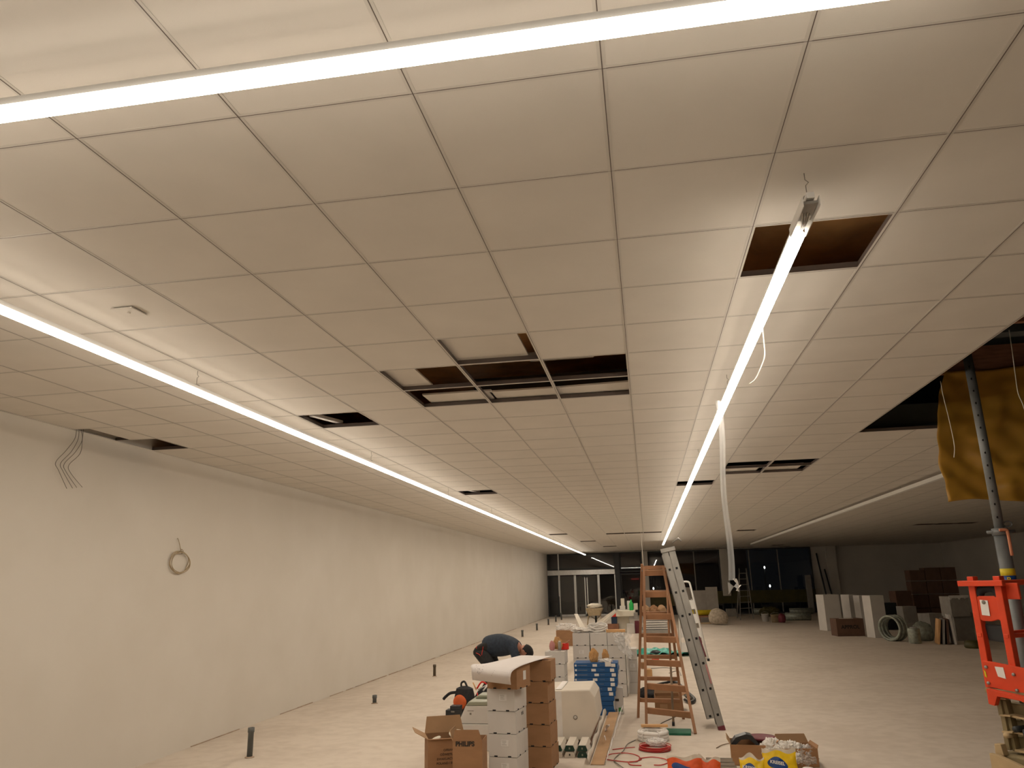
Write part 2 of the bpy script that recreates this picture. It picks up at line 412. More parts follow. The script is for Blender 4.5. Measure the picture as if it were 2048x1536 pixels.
MB().prism([(xc-0.28, zh0-0.005), (xc+0.28, zh0-0.005), (xc+0.18, zh0-0.12), (xc-0.18, zh0-0.12)], 0.1, 'black_plastic', 'y', -0.2).build('door_sensor', door)
for a, b in ((1118, 1150), (1150, 1171), (1173, 1197), (1197, 1231)):
    xa, xb = atB(a), atB(b); f = MB()
    for x in (xa+0.03, xb-0.03): f.box((x, -0.02, zh0/2), (0.055, 0.06, zh0), 'alu')
    f.box(((xa+xb)/2, -0.02, 0.05), (xb-xa, 0.06, 0.1), 'alu')
    lf = f.build('door_leaf', door)
    MB().box(((xa+xb)/2, 0, zh0/2), (xb-xa-0.1, 0.012, zh0-0.1), 'glass').build('glass_pane', lf)
MB().box((atB(1118), -0.05, (zh0+CEIL)/2-0.4), (0.06, 0.08, CEIL-0.75), 'alu').build('post', door)
struct(MB().box(((dxr+atB(1241))/2, YB-0.02, CEIL/2), (atB(1241)-dxr, 0.3, CEIL), 'frame_dark').build('trim_1'))
pane('window', 3, atB(1241), atB(1286), 0, 2.15); pane('window', 4, atB(1241), atB(1286), 2.2, CEIL)
struct(MB().box(((atB(1286)+atB(1298))/2, YB-0.1, CEIL/2), (atB(1298)-atB(1286), 0.3, CEIL), 'wall_far').build('trim_2'))
pane('window', 5, atB(1298), atB(1443), 0, CEIL, mull=(atB(1350), atB(1391)))
struct(MB().box(((atB(1443)+atB(1458))/2, YB-0.2, CEIL/2+0.45), (atB(1458)-atB(1443), 0.4, CEIL-0.9), 'plaster').build('trim_3'))
pane('window', 6, atB(1458), XW, 0, CEIL, mull=(atB(1502), atB(1560)))
struct(MB().box(((atB(1430)+XW)/2, YB-0.12, 0.83), (XW-atB(1430), 0.03, 0.62), 'olive_film').box(((atB(1298)+atB(1350))/2, YB-0.12, 0.75), (atB(1350)-atB(1298), 0.03, 0.6), 'olive_film').build('trim_4'))
# the night outside
struct(MB().box((0, YB+40.2, -0.16), (120, 80, 0.1), 'asphalt').build('ground'))
tag(MB().box((-4, YB+34, 2.6), (26, 6, 5.2), 'house').prism([(-17.5, 5.2), (9.5, 5.2), (5, 7.5), (-13, 7.5)], 6, 'frame_dark', 'y', YB+31).build('building'), 'dim reddish low building outside beyond the entrance glazing', 'building')
for px, py, d, lb in ((1307, 1177, 26, 'lit street lamp seen outside between the wooden ladder rails'), (1529, 1135, 24, 'lit street lamp outside, higher of the two at right'), (1540, 1172, 22, 'lit street lamp outside, lower of the two at right')):
    p = P(px, py, YB+d); t = thing('street_lamp', lb, 'street lamp', (p.x, p.y, -0.11))
    MB().cyl((0, 0.1, 0), (0, 0.1, p.z+0.2), 0.05, 'frame_dark', 8).box((0, 0.02, p.z+0.25), (0.2, 0.3, 0.06), 'frame_dark').build('lamp_post', t)
    MB().lathe([(0.02, 0), (0.05, 0.03), (0.06, 0.08), (0.03, 0.2)], 'street_lamp', 12, (0, 0, p.z+0.02), True).build('lamp_head', t)
p = P(1270, 1158, YB+30); tag(MB().box((p.x, YB+30.95, p.z), (0.7, 0.1, 0.12), 'shop_sign').build('shop_sign'), 'small glowing red sign outside right of the sliding door', 'sign')

# ================================================================ light lines
ZL = 3.085
def light_line(label, a, b, ax, hangers, start=0.0, endcap=True):
    """ax 'y': runs along y at x=a[0] from y=a[1] to b[1]"""
    t = thing('light_line', label, 'linear light', (a[0], a[1], ZL))
    L = (b[1]-a[1]) if ax == 'y' else (b[0]-a[0])
    def bx(m, u0, u1, w0, z0, z1, mm):
        c = (u0+u1)/2; d = u1-u0
        if ax == 'y': m.box((0, c, (z0+z1)/2), (w0, d, z1-z0), mm)
        else: m.box((c, 0, (z0+z1)/2), (d, w0, z1-z0), mm)
    h = MB(); bx(h, 0, L, 0.028, 0.021, 0.045, 'white_metal')
    if start:
        for s in (-1, 1): h.box((s*0.030, start/2, 0.008), (0.003, start, 0.04), 'white_metal')
    h.build('housing', t)
    d = MB(); prof = [(-0.031, -0.002), (-0.023, -0.011), (0.023, -0.011), (0.031, -0.002)]; prof2 = [(-0.016, 0.020), (-0.031, -0.0015), (0.031, -0.0015), (0.016, 0.020)]
    d.prism(prof, L-start-0.01, 'diffuser', 'y' if ax == 'y' else 'x', start)
    d.prism(prof2, L-start-0.01, 'diffuser_side', 'y' if ax == 'y' else 'x', start)
    dd = d.build('diffuser', t); dd['label'] = 'glowing white diffuser strip'
    if endcap:
        e = MB(); bx(e, L-0.006, L+0.004, 0.064, -0.012, 0.046, 'white_metal'); e.build('end_cap', t)
    for u in hangers:
        k = MB(); q = (lambda x, z: (x, u, z)) if ax == 'y' else (lambda x, z: (u, x, z))
        k.tube([q(0, 0.045), q(0, 0.10), q(0.012, 0.112), q(0.0, 0.125), q(0, CEIL-ZL-0.002)], 0.0016, 'wire_grey', 5)
        k.box(q(0, 0.047), (0.03, 0.03, 0.006), 'alu_dull')
        k.build('suspension_hook', t)
    return t
XLT, XRT = -3.04, 0.70
light_line('long glowing light line hung parallel to the blank left wall', (XLT, 1.75), (XLT, 39.3), 'y', [2.9+3.5*k for k in range(11)])
lr = light_line('glowing light line with open wired near end, right of centre', (XRT, 2.70), (XRT, 30.5), 'y', [0.05]+[3.02+3.4*k for k in range(8)], start=0.27)
k = MB().box((0, 0.08, 0.008), (0.05, 0.14, 0.012), 'alu_dull').box((0.004, 0.13, 0.008), (0.03, 0.05, 0.02), 'white_metal')
for q in range(6): k.tube(spline([(-0.02+0.006*q, 0.06, 0.01), (-0.01+0.004*q, 0.13+0.01*(q % 3), -0.004-0.004*(q % 2)), (0.0+0.003*q, 0.22, 0.003), (-0.015+0.006*q, 0.262, 0.008)], 5), 0.0022, 'wire_grey' if q % 2 else 'wire_white', 5)
k.build('wiring', lr)
light_line('glowing light line crossing the top of the view, nearest the camera', (-3.1, 1.628), (1.0, 1.628), 'x', [1.26, 3.4])
# unlit trunking far right
t = thing('light_trunking', 'unlit white light trunking running under the dark right ceiling', 'linear light', (4.5, 9.2, 3.16))
MB().box((0, 12.5, 0), (0.07, 25, 0.06), 'white_metal').build('housing', t)
for u in range(1, 25, 4): MB().cyl((0, u, 0.03), (0, u, CEIL-3.16), 0.003, 'wire_grey', 6).build('suspension_hook', t)
# bits hanging from the right light line
cable('hanging_wire', [(0.727, 4.14, 3.1), (0.735, 4.2, 3.02), (0.73, 4.2, 2.93), (0.70, 4.2, 2.86), (0.665, 4.2, 2.80), (0.63, 4.2, 2.775)], 0.0035, 'wire_white', 'short white wire curling down from the right light line')
t = thing('plastic_strip', 'long clear plastic sleeve hanging from right light line with tangled end', 'plastic sleeve', (0.66, 5.9, 3.08))
def strip(u, v):
    z = -u*1.36; tw = 0.4*math.sin(u*3)
    c = -0.02-0.03*u+0.01*math.sin(u*9); wd = 0.046
    return (c+(v-0.5)*wd*math.cos(tw), (v-0.5)*wd*math.sin(tw)+0.006*math.cos(v*9), z)
MB().surf(strip, 50, 4, 'plastic_strip').build('sleeve', t)
def knot(u, v):
    a = u*math.pi*0.9
    return (-0.04+0.055*math.sin(a)+v*0.03*math.cos(a*2), 0.02*math.sin(a*3)+0.01*v, -1.35-0.09*u-0.03*math.sin(a)*v-0.02*math.sin(6*u))
MB().surf(knot, 16, 3, 'plastic_white').surf(lambda u, v: (-0.075+0.07*u, 0.015+0.01*v, -1.37-0.06*u*(1-v)-0.09*v*(1-u)), 6, 3, 'plastic_clear').build('torn_end', t)
# wires from the left wall ceiling gap, coil on the wall
for k, (dx, dy, lab) in enumerate(((0, -0.02, 'leftmost'), (1, 0.035, 'second from the left'), (2, 0.075, 'third from the left'), (3, 0.13, 'rightmost'))):
    pts = [(XL+0.02, 6.22+dy*0.6, 3.27), (XL+0.025, 6.22+dy*(1-0.4*(k % 2)), 3.16), (XL+0.02, 6.14+dy*1.2, 3.03), (XL+0.03, 6.02+dy*1.1, 2.90), (XL+0.02, 6.08+dy, 2.83), (XL+0.03, 6.20+dy*1.3, 2.68+0.012*k)]
    cable('hanging_wire', pts, 0.0028, 'wire_grey', 'thin dark wire dangling on the left wall from the ceiling gap, '+lab, 'wire', 6)
c = P(355, 1125, 0); d = ray(355, 1125); tt = XL/d.x; cyw, czw = d.y*tt, CAMZ+d.z*tt
t = thing('cable_coil', 'tan cable coiled in a ring on a nail on the left wall', 'cable coil', (XL+0.02, cyw, czw))
mb = MB()
for q in range(4):
    mb.tube([(0.012*q*0.5+0.004*math.sin(a*3+q), (0.178+0.010*math.sin(q*2.1))*math.cos(a)+0.008*math.sin(q+a*2)+0.004*q, (0.125-0.004*q)*math.sin(a)+0.006*math.cos(a*3+q*2)) for a in [2*math.pi*k/40 for k in range(40)]], 0.0042, 'wire_tan', 6, True)
mb.build('coil', t)
MB().tube(spline([(0.01, 0.02, 0.10), (0.01, -0.03, 0.19), (0.0, -0.05, 0.25), (-0.018, -0.045, 0.27)], 6), 0.004, 'wire_tan', 6).tube(spline([(0.01, -0.02, 0.115), (0.02, 0.0, 0.145), (0.015, 0.04, 0.125), (0.01, 0.015, 0.105), (0.02, -0.01, 0.13)], 5), 0.004, 'wire_tan', 6).build('tail', t)
cable('hanging_wire', [(-0.10, 24.95, 4.251), (-0.10, 24.95, 2.9), (-0.095, 24.95, 2.2), (-0.10, 24.95, 1.6)], 0.007, 'wire_white', 'long pale wire hanging straight down above the wooden ladder', 'wire')

# ---- pipe stubs along the left wall
def pipe(x, y, h, r, m, label):
    t = thing('pipe_stub', label, 'pipe', (x, y, 0), 0, 'grey pipe stubs in the floor')
    MB().lathe([(r, 0), (r, h-0.05), (r*1.18, h-0.045), (r*1.18, h), (r*0.95, h), (r*0.95, h-0.04)], m, 20).build('pipe', t)
    MB().lathe([(r*1.7, 0.001), (r*1.5, 0.008), (r*1.05, 0.012)], 'stain', 20).build('mortar_ring', t)
for px, py, top, r, m, lab in ((499, 1515, 1455, 0.030, 'pipe_grey', 'tall grey pipe stub nearest the camera, rising from floor by left wall'),
        (749, 1407, 1390, 0.030, 'pipe_grey', 'shortest grey pipe stub, second from the camera by left wall'),
        (869, 1353, 1329, 0.027, 'pipe_bronze', 'brownish pipe stub, third from the camera, left of the bending worker'),
        (1003, 1291, 1268, 0.035, 'pipe_bronze', 'brownish pipe stub rising just behind the back of the bending worker'),
        (1045, 1274, 1260, 0.035, 'pipe_grey', 'dark pipe stub just beyond the head of the bending worker'),
        (1074, 1261, 1247, 0.035, 'pipe_grey', 'small dark pipe stub, fourth from the glazing'),
        (1097, 1250, 1238, 0.035, 'pipe_grey', 'small dark pipe stub, third from the glazing'),
        (1112, 1244, 1231, 0.035, 'pipe_grey', 'small dark pipe stub, second from the glazing'),
        (1123, 1240, 1226, 0.035, 'pipe_grey', 'small dark pipe stub closest to the glass sliding door')):
    b = F(px, py); h = P(px, top, b.y).z; pipe(b.x, b.y, h, r, m, lab)
# ================================================================ cartons
def carton(label, x, y, z, wd, dp, h, m, yaw=0, group=None, notch=True, shiplabel=None, name='carton', cat='box', handle=None, fl=True):
    """x, y: front left bottom corner when fl, else centre"""
    a = R(yaw)
    if fl:
        x, y = x+math.cos(a)*wd/2-math.sin(a)*dp/2, y+math.sin(a)*wd/2+math.cos(a)*dp/2
    t = thing(name, label, cat, (x, y, z), a, group)
    n = MB().box((0, 0, h/2), (wd-0.002, dp-0.002, h-0.002), m)
    if notch:
        for sx in (-0.24, 0.24):
            n.box((sx*wd, -dp/2, 0.006), (0.032, 0.004, 0.012), 'black_hole')
            n.box((sx*wd, -dp/2+0.006, h+0.003), (0.034, 0.008, 0.008), m)
        for sy in (-0.22, 0.22): n.box((wd/2, sy*dp, 0.006), (0.004, 0.028, 0.012), 'black_hole')
    n.build('body', t, bevel=0.003)
    if shiplabel:
        sx, sz = shiplabel
        s = MB().box((sx*wd, -dp/2-0.001, sz*h), (0.075, 0.001, 0.055), 'label')
        for q in range(4): s.box((sx*wd-0.008+0.003*(q % 2), -dp/2-0.002, sz*h+0.018-0.011*q), (0.045-0.008*(q % 3), 0.0006, 0.0022), 'wire_grey')
        s.build('shipping_label', t)
    if handle:
        for q in (-0.02, 0.02): MB().box((wd/2+0.0005, 0.1*dp+q, h*0.78), (0.002, 0.014, 0.03), 'black_hole', Matrix.Rotation(R(15), 3, 'X')).build('hand_hole', t)
    return t
g1 = 'white cartons stacked at the front of the pile'
wl = F(978, 1560)
for k, (dx, yw, lb) in enumerate(((0, -8, 'bottom'), (0.0, -8, 'second from the floor'), (-0.005, -7, 'third from the floor'), (-0.01, -9, 'topmost'))):
    carton('white lidded carton in the front stack under the drawing sheet, '+lb, wl.x+dx, wl.y, 0.196*k, 0.275, 0.36, 0.194, 'card_white', yw, g1, shiplabel=(0.08, 0.62) if k in (0, 1, 3) else None, handle=(k == 2))
tc = carton('brown carton turned askew on top of the front white stack', -1.545, 7.36, 0.788, 0.31, 0.30, 0.20, 'card_brown', -16)
MB().box((0.1555, 0.02, 0.11), (0.001, 0.06, 0.08), 'label').build('shipping_label', tc)
for k in range(5):
    lb = ('bottom', 'second from the floor', 'middle', 'second from the top', 'topmost')[k]
    carton('plain brown carton in the tall brown stack, '+lb, -1.262+(0.01 if k == 4 else 0)-0.006*k, 7.86, 0.197*k, 0.245+(0.03 if k == 4 else 0), 0.32, 0.195, 'card_brown', -6 if k < 4 else -2, 'brown cartons in the tall stack')
# drawing sheet draped over the top cartons
rows = [[(945, 1360, 7.16), (1022, 1370, 7.14)], [(943, 1343, 7.08), (1021, 1354, 7.05)], [(945, 1329, 7.16), (1028, 1341, 7.12)],
        [(975, 1324, 7.5), (1055, 1332, 7.45)], [(1040, 1320, 8.05), (1105, 1317, 8.05)]]
wr = []
for rrow in rows:
    wr.append([P(*c) for c in rrow])
for i in (3, 4):
    for c in wr[i]: c.z = max(c.z, 0.996)
    for c in wr[i]: c.z = 1.0 if i == 3 else 1.012
cl = [spline([r_[0] for r_ in wr], 8), spline([r_[1] for r_ in wr], 8)]
nn = len(cl[0])-1
def sheet(u, v):
    a = cl[0][round(u*nn)]; b = cl[1][round(u*nn)]; p = a.lerp(b, v)
    return (p.x, p.y, p.z+0.004*math.sin(v*5+u*7)*(1 if u > 0.3 else 0)+0.002)
t = thing('drawing_sheet', 'large white printed drawing sheet draped curling over the stacked cartons', 'paper', (0, 0, 0))
o = MB().surf(sheet, nn, 12, 'paper').build('sheet', t, solid=0.0012)
k = MB()
def smark(u0, u1, v0, v1):
    f = lambda u, v: tuple(Vector(sheet(u, v))+Vector((0, -0.0035, 0.003)))
    k.quad([f(u0, v0), f(u0, v1), f(u1, v1), f(u1, v0)], 'paper_ink')
for i in range(26):
    v = 0.08+0.22*rnd.random(); u = rnd.choice([q/nn for q in range(2, 16)])
    smark(u, u+1/nn, v, v+0.009)
for i in range(5): smark((4+2*i)/nn, (5+2*i)/nn, 0.5+0.02*i, 0.508+0.02*i)
for i in range(9): smark(3/nn, 12/nn, 0.62+0.035*i, 0.624+0.035*i)
k.build('printed_lines', t)

# open cartons at the very front, luminaire packaging
def open_carton(label, x, y, wd, dp, h, m, yaw, flaps, texts=(), group=None):
    a = R(yaw); X = x+math.cos(a)*wd/2-math.sin(a)*dp/2; Y = y+math.sin(a)*wd/2+math.cos(a)*dp/2
    t = thing('open_carton', label, 'box', (X, Y, 0), a, group); th = 0.005
    b = MB().box((0, 0, 0.004), (wd, dp, 0.006), m)
    for s in (-1, 1):
        b.box((0, s*(dp/2-th/2), h/2), (wd, th, h), m); b.box((s*(wd/2-th/2), 0, h/2), (th, dp-2*th, h), m)
    b.build('body', t)
    for side, ln, ang in flaps:      # angle from vertical, outward positive
        an = R(ang); f = MB(); c = ln*math.sin(an); s_ = ln*math.cos(an); ins = 0.02
        if side in 'fb':
            sg = -1 if side == 'f' else 1
            pts = [(-wd/2, sg*dp/2, h), (wd/2, sg*dp/2, h), (wd/2-ins*1.5, sg*(dp/2+c), h+s_), (-wd/2+ins, sg*(dp/2+c), h+s_)]
        else:
            sg = -1 if side == 'l' else 1
            pts = [(sg*wd/2, -dp/2, h), (sg*wd/2, dp/2, h), (sg*(wd/2+c), dp/2-ins, h+s_), (sg*(wd/2+c), -dp/2+ins, h+s_)]
        f.quad(pts, 'card_inner' if side in 'bl' else m).build('flap', t, solid=0.005)
    for tx, sz, lx, lz, mm in texts: lettering(tx, sz, t, (lx, -dp/2-0.0015, lz), (R(90), 0, 0), mm, bold=0.0022 if mm == 'ink' else 0.0004)
    return t
c1 = F(856, 1592)
oc = open_carton('open brown carton at the bottom edge with faint Polish lettering and white discs', -1.99, 6.93, 0.36, 0.30, 0.425, 'card_brown', 22,
    (('l', 0.13, 62), ('b', 0.14, 12), ('f', 0.02, 95)),
    (('OPRAWY', 0.026, 0.01, 0.33, 'ink_faint'), ('OŚWIETLENIA', 0.026, 0.01, 0.295, 'ink_faint'), ('EWAKUACYJNEGO', 0.026, 0.01, 0.26, 'ink_faint'), ('POLAND / 8827 / EX', 0.026, 0.01, 0.225, 'ink_faint')))
for x, y, z, r, tl, lb in ((-1.78, 7.18, 0.425, 0.085, 10, 'large white plastic disc sticking out of the open brown carton'), (-1.96, 7.07, 0.40, 0.05, -20, 'smaller white disc at the left inside the open brown carton')):
    o = MB().lathe([(0.3*r, -0.02), (r*0.9, -0.014), (r, 0), (r*0.96, 0.008), (r*0.5, 0.014), (0.01, 0.015)], 'foam', 28, closed_top=True).build('plastic_disc', loc=(x, y, z)); o.rotation_euler = (R(12), R(tl), 0); tag(o, lb, 'disc')
oc2 = open_carton('brown carton with bold black brand lettering and a raised front flap', -1.69, 6.62, 0.25, 0.26, 0.475, 'card_brown', 3,
    (('f', 0.085, 0), ('l', 0.08, 20)), (('PHILIPS', 0.05, -0.02, 0.45, 'ink'),))
# white cases behind them
t = carton('white flat carton under the sage topped case', -2.16, 8.6, 0, 0.44, 0.42, 0.265, 'card_white', 0, notch=False, fl=True)
MB().box((-0.19, -0.213, 0.19), (0.045, 0.006, 0.12), 'label').build('shipping_label', t)
t = thing('luminaire_case', 'white case with sloping sage green top behind the front cartons', 'box', (-1.9, 8.86, 0.268))
MB().prism([(-0.24, 0), (0.24, 0), (0.24, 0.18), (-0.155, 0.18)], 0.46, 'card_white', 'y', -0.23).build('body', t, bevel=0.004)
MB().prism([(-0.155, 0.181), (0.24, 0.181), (0.24, 0.225), (-0.12, 0.225)], 0.46, 'sage', 'y', -0.23).prism([(-0.10, 0.226), (0.24, 0.226), (0.24, 0.262), (-0.06, 0.262)], 0.24, 'sage', 'y', -0.01).build('lid', t, bevel=0.01)
MB().box((-0.10, -0.231, 0.13), (0.07, 0.002, 0.006), 'wire_grey').box((-0.10, -0.231, 0.10), (0.02, 0.002, 0.02), 'wire_grey').build('printing', t)

# tool backpack and black case
bp = thing('tool_backpack', 'black tool backpack with orange front pocket standing open on floor', 'backpack', (-2.62, 10.95, 0), R(-12))
MB().surf(lambda u, v: (0.17*math.cos(2*math.pi*u)*(1-0.25*v**3)*(1 if abs(math.cos(2*math.pi*u)) < .8 else .95), 0.12*math.sin(2*math.pi*u)*(1-0.3*v**2), 0.33*v), 28, 10, 'black_cloth').surf(lambda u, v: (0.1275*v*math.cos(2*math.pi*u), 0.084*v*math.sin(2*math.pi*u), 0.33+0.035*(1-v*v)), 28, 5, 'black_cloth').build('bag_body', bp)
MB().blob((-0.02, -0.118, 0.165), (0.20, 0.08, 0.20), 'orange_cloth', 0.05, 1.5, 2, 3, False, True).build('front_pocket', bp)
MB().tube(spline([(-0.12, -0.02, 0.28), (-0.20, -0.05, 0.27), (-0.27, -0.06, 0.22), (-0.30, -0.06, 0.19)], 5), 0.02, 'black_cloth', 8).build('strap', bp)
MB().tube(spline([(-0.05, 0, 0.34), (-0.05, 0, 0.40), (0.0, 0, 0.42), (0.04, 0, 0.35)], 5), 0.014, 'black_plastic', 8).build('carry_handle', bp)
t = thing('tool_bag', 'black open tool bag with red trim and loose tools beside the worker', 'bag', (-2.41, 11.35, 0), R(5))
MB().blob((0, 0, 0.13), (0.32, 0.26, 0.30), 'black_cloth', 0.12, 1.6, 5, 3, True, True).build('bag_body', t)
MB().tube(spline([(-0.1, -0.14, 0.05), (-0.09, -0.15, 0.15), (-0.1, -0.13, 0.24)], 4), 0.008, 'red_plastic', 6).tube(spline([(-0.12, 0, 0.28), (-0.05, -0.02, 0.37), (0.02, 0, 0.34)], 4), 0.012, 'red_plastic', 6).build('red_trim', t)
MB().tube([(-0.1, -0.05, 0.27), (0.1, 0.02, 0.36)], 0.010, 'alu', 8).tube([(-0.02, -0.08, 0.26), (0.04, -0.02, 0.33)], 0.012, 'plastic_white', 8).tube([(-0.13, 0.0, 0.26), (-0.18, 0.02, 0.36)], 0.009, 'wood_pale', 8).build('hand_tool', t)
tag(MB().box((0, 0, 0.055), (0.20, 0.14, 0.11), 'black_plastic').box((0.03, 0.0, 0.135), (0.14, 0.13, 0.05), 'black_plastic').box((0, -0.072, 0.09), (0.05, 0.01, 0.02), 'wire_grey').build('tool_case', bevel=0.02, loc=(-2.69, 10.62, 0)), 'small black rounded tool case lying in front of the backpack', 'case')

# ================================================================ the pallet row
t = thing('pallet', 'low wooden pallet under the big white wrapped block', 'pallet', (-0.98, 9.8, 0))
for sx in (-0.33, -0.05, 0.21): MB().box((sx, 0, 0.03), (0.08, 1.7, 0.035), 'timber').build('runner', t)
for q in range(7): MB().box((-0.06, -0.8+q*0.265, 0.055), (0.62, 0.10, 0.014), 'plywood').build('deck_board', t)
t = thing('wrapped_block', 'large white wrapped foam block with bulging side and tape', 'package', (-0.99, 9.32, 0.064))
mb = MB()
prof = [(-0.33, 0.0), (0.26, 0.0), (0.36, 0.20), (0.335, 0.44), (0.28, 0.515), (-0.33, 0.50)]
mb.prism(prof, 0.80, 'card_cream', 'y', -0.42)
mb.build('block', t, bevel=0.014)
MB().box((-0.07, -0.4215, 0.25), (0.07, 0.002, 0.49), 'plastic_white').box((-0.07, 0.0, 0.512), (0.07, 0.7, 0.002), 'plastic_white', Matrix.Rotation(R(-1.3), 3, 'Y')).build('tape', t)
MB().cyl((0.11, -0.4215, 0.23), (0.11, -0.4225, 0.23), 0.024, 'wire_grey', 16).cyl((0.11, -0.4222, 0.23), (0.11, -0.4232, 0.23), 0.016, 'card_white', 12).build('round_emblem', t)
gg = 'long packs with dark green ends'
for k, (x, z, rw, cc) in enumerate(((-1.03, 0.06, 0, 'upper left'), (-0.90, 0.06, 0, 'upper middle'), (-0.77, 0.06, 0, 'upper right'), (-1.03, 0, 1, 'lower left'), (-0.90, 0, 1, 'lower middle'), (-0.77, 0, 1, 'lower right'))):
    t = thing('green_pack', 'long white pack with dark green end in the low front pile, '+cc, 'package', (x, 8.36-0.0*rw, z), R(0), gg)
    pr = [(-0.05, 0), (0.05, 0), (0.056, 0.012), (0.038, 0.055), (-0.038, 0.055), (-0.056, 0.012)]
    MB().prism(pr, 0.44, 'card_cream', 'y', 0.004).build('sleeve', t)
    MB().prism([(a*0.96, b*0.95+0.001) for a, b in pr], 0.01, 'green_card' if (rw == 0 or k == 5) else 'card_cream', 'y', -0.006).build('end_panel', t)
    MB().box((0, -0.008, 0.028), (0.014, 0.002, 0.018), 'sage' if (rw == 0 or k == 5) else 'ink').build('end_print', t)
t = thing('cardboard_tray', 'long torn cardboard tray, brown inside, lying beside the white block', 'tray', (0, 0, 0))
MB().bar((-0.60, 8.05, 0.005), (-0.555, 10.8, 0.055), 0.13, 0.006, 'card_inner').build('tray_bottom', t)
MB().surf(lambda u, v: (-0.525+0.06*u+0.035*v, 8.05+2.75*u, 0.006+0.05*u+v*(0.085+0.012*math.sin(u*31)+0.010*math.sin(u*57))), 40, 2, 'paper').build('side_flap', t, solid=0.006)
MB().surf(lambda u, v: (-0.675+0.03*u-0.02*v, 8.05+2.75*u, 0.006+0.05*u+v*(0.06+0.02*math.sin(u*23))), 40, 2, 'card_cream').build('side_flap', t, solid=0.006)
MB().surf(lambda u, v: (-0.55-0.06*v+0.01*math.sin(v*9), 9.55+0.10*u, 0.07+0.04*math.sin(v*4+u*2)), 6, 8, 'paper').surf(lambda u, v: (-0.56-0.05*v, 8.9+0.07*u+0.1*v, 0.06+0.04*math.sin(v*5)), 6, 8, 'paper').build('torn_paper', t)
# blue slab cartons
zz = 0.0; yb = 10.85
spec = [(-1.18, 0.62, 8), (-1.17, 0.60, 6), (-1.18, 0.61, 5), (-1.15, 0.60, 3), (-1.13, 0.60, 3), (-1.12, 0.60, 2), (-1.09, 0.60, 0), (-1.07, 0.585, 1), (-1.06, 0.58, 0), (-1.06, 0.59, -1), (-1.065, 0.59, 0)]
hh = 0.0605; nb = len(spec)
for k, (x, wd, yw) in enumerate(spec):
    pos = 'topmost' if k == nb-1 else ('%s from the top' % ('second third fourth fifth sixth seventh eighth ninth tenth eleventh'.split()[nb-2-k]))
    a = R(yw); t = thing('blue_carton', 'flat blue carton in the blue stack, '+pos, 'box', (x+wd/2, yb+0.2, hh*k), a, 'flat blue cartons')
    MB().box((0, 0, hh/2), (wd, 0.40, hh-0.003), 'blue_card').build('body', t, bevel=0.003)
    if k > 3:
        l = MB().box((-0.27, -0.201, hh/2), (0.024, 0.002, 0.024), 'label').box((-0.18, -0.201, hh/2), (0.13, 0.001, 0.005), 'grey_box')
        l.box((-0.03+0.02*(k % 3), -0.201, hh/2), (0.06, 0.002, 0.032), 'label')
        for q in range(3): l.box((0.07+q*0.02, -0.201, hh/2+0.004), (0.008, 0.001, 0.008), 'grey_box')
        l.box((0.24-0.02*(k % 2), -0.201, hh/2), (0.055, 0.002, 0.042), 'label')
        l.build('printed_label', t)
ztop = hh*nb
for x, y, sx, sy, sz, sd, lb in ((-0.80, 11.0, 0.13, 0.12, 0.21, 3, 'larger torn kraft paper bag on the blue cartons'), (-0.645, 11.12, 0.09, 0.08, 0.19, 4, 'smaller kraft paper bag right of the larger one')):
    tag(MB().blob((0, 0, sz*0.33), (sx, sy, sz), 'kraft', 0.22, 1.8, sd, 4, True).build('paper_bag', loc=(x, y, ztop)), lb, 'bag')
tag(MB().blob((0, 0, 0.02), (0.16, 0.12, 0.06), 'plastic_white', 0.35, 3, 8, 4, True).box((0.03, -0.105, -0.015), (0.08, 0.003, 0.06), 'plastic_white').build('crumpled_packaging', loc=(-0.63, 10.95, ztop)), 'crumpled white packaging hanging over the top blue carton', 'packaging')
# rear wall of white cartons
g2 = 'white cartons in the wide rear block'
names = ('left', 'middle', 'right'); lv = ('bottom', 'second', 'third', 'fourth', 'top')
for c, x in enumerate((-1.235, -0.958, -0.685)):
    for k in range(5):
        carton('white carton in the rear block, %s column, %s layer' % (names[c], lv[k]), x+0.004*((k*c) % 2), 12.55, 0.19*k, 0.268, 0.38, 0.188, 'card_white', 0, g2, shiplabel=(0.0, 0.5) if (c == 0 and k == 3) else None)
for k in range(4):
    carton('white carton in the separate left rear stack, '+('bottom', 'second from the floor', 'third from the floor', 'topmost')[k], -1.60, 11.9, 0.183*k, 0.30-0.012*(k < 3), 0.36, 0.181, 'card_white', -1.5, 'white cartons in the left rear stack')
for k in range(4):
    lb = ('bottom', 'second from the floor', 'third from the floor', 'topmost')[k]
    carton('grey-white carton in the narrow stack beside the wooden ladder, '+lb, -0.40, 12.9, 0.17*k, 0.155, 0.34, 0.168, 'card_white', 0, 'grey-white cartons beside the wooden ladder', notch=False, shiplabel=(0.0, 0.5) if k > 1 else None)
t = carton('upright white carton with green label standing on floor by the pallet row', -0.553, 10.98, 0, 0.125, 0.10, 0.335, 'card_white', 0, notch=False)
MB().box((0.02, -0.0515, 0.06), (0.05, 0.002, 0.05), 'green_label').box((-0.02, -0.0515, 0.18), (0.05, 0.002, 0.03), 'ink').box((-0.035, -0.0515, 0.05), (0.02, 0.002, 0.04), 'wire_grey').build('printed_label', t)
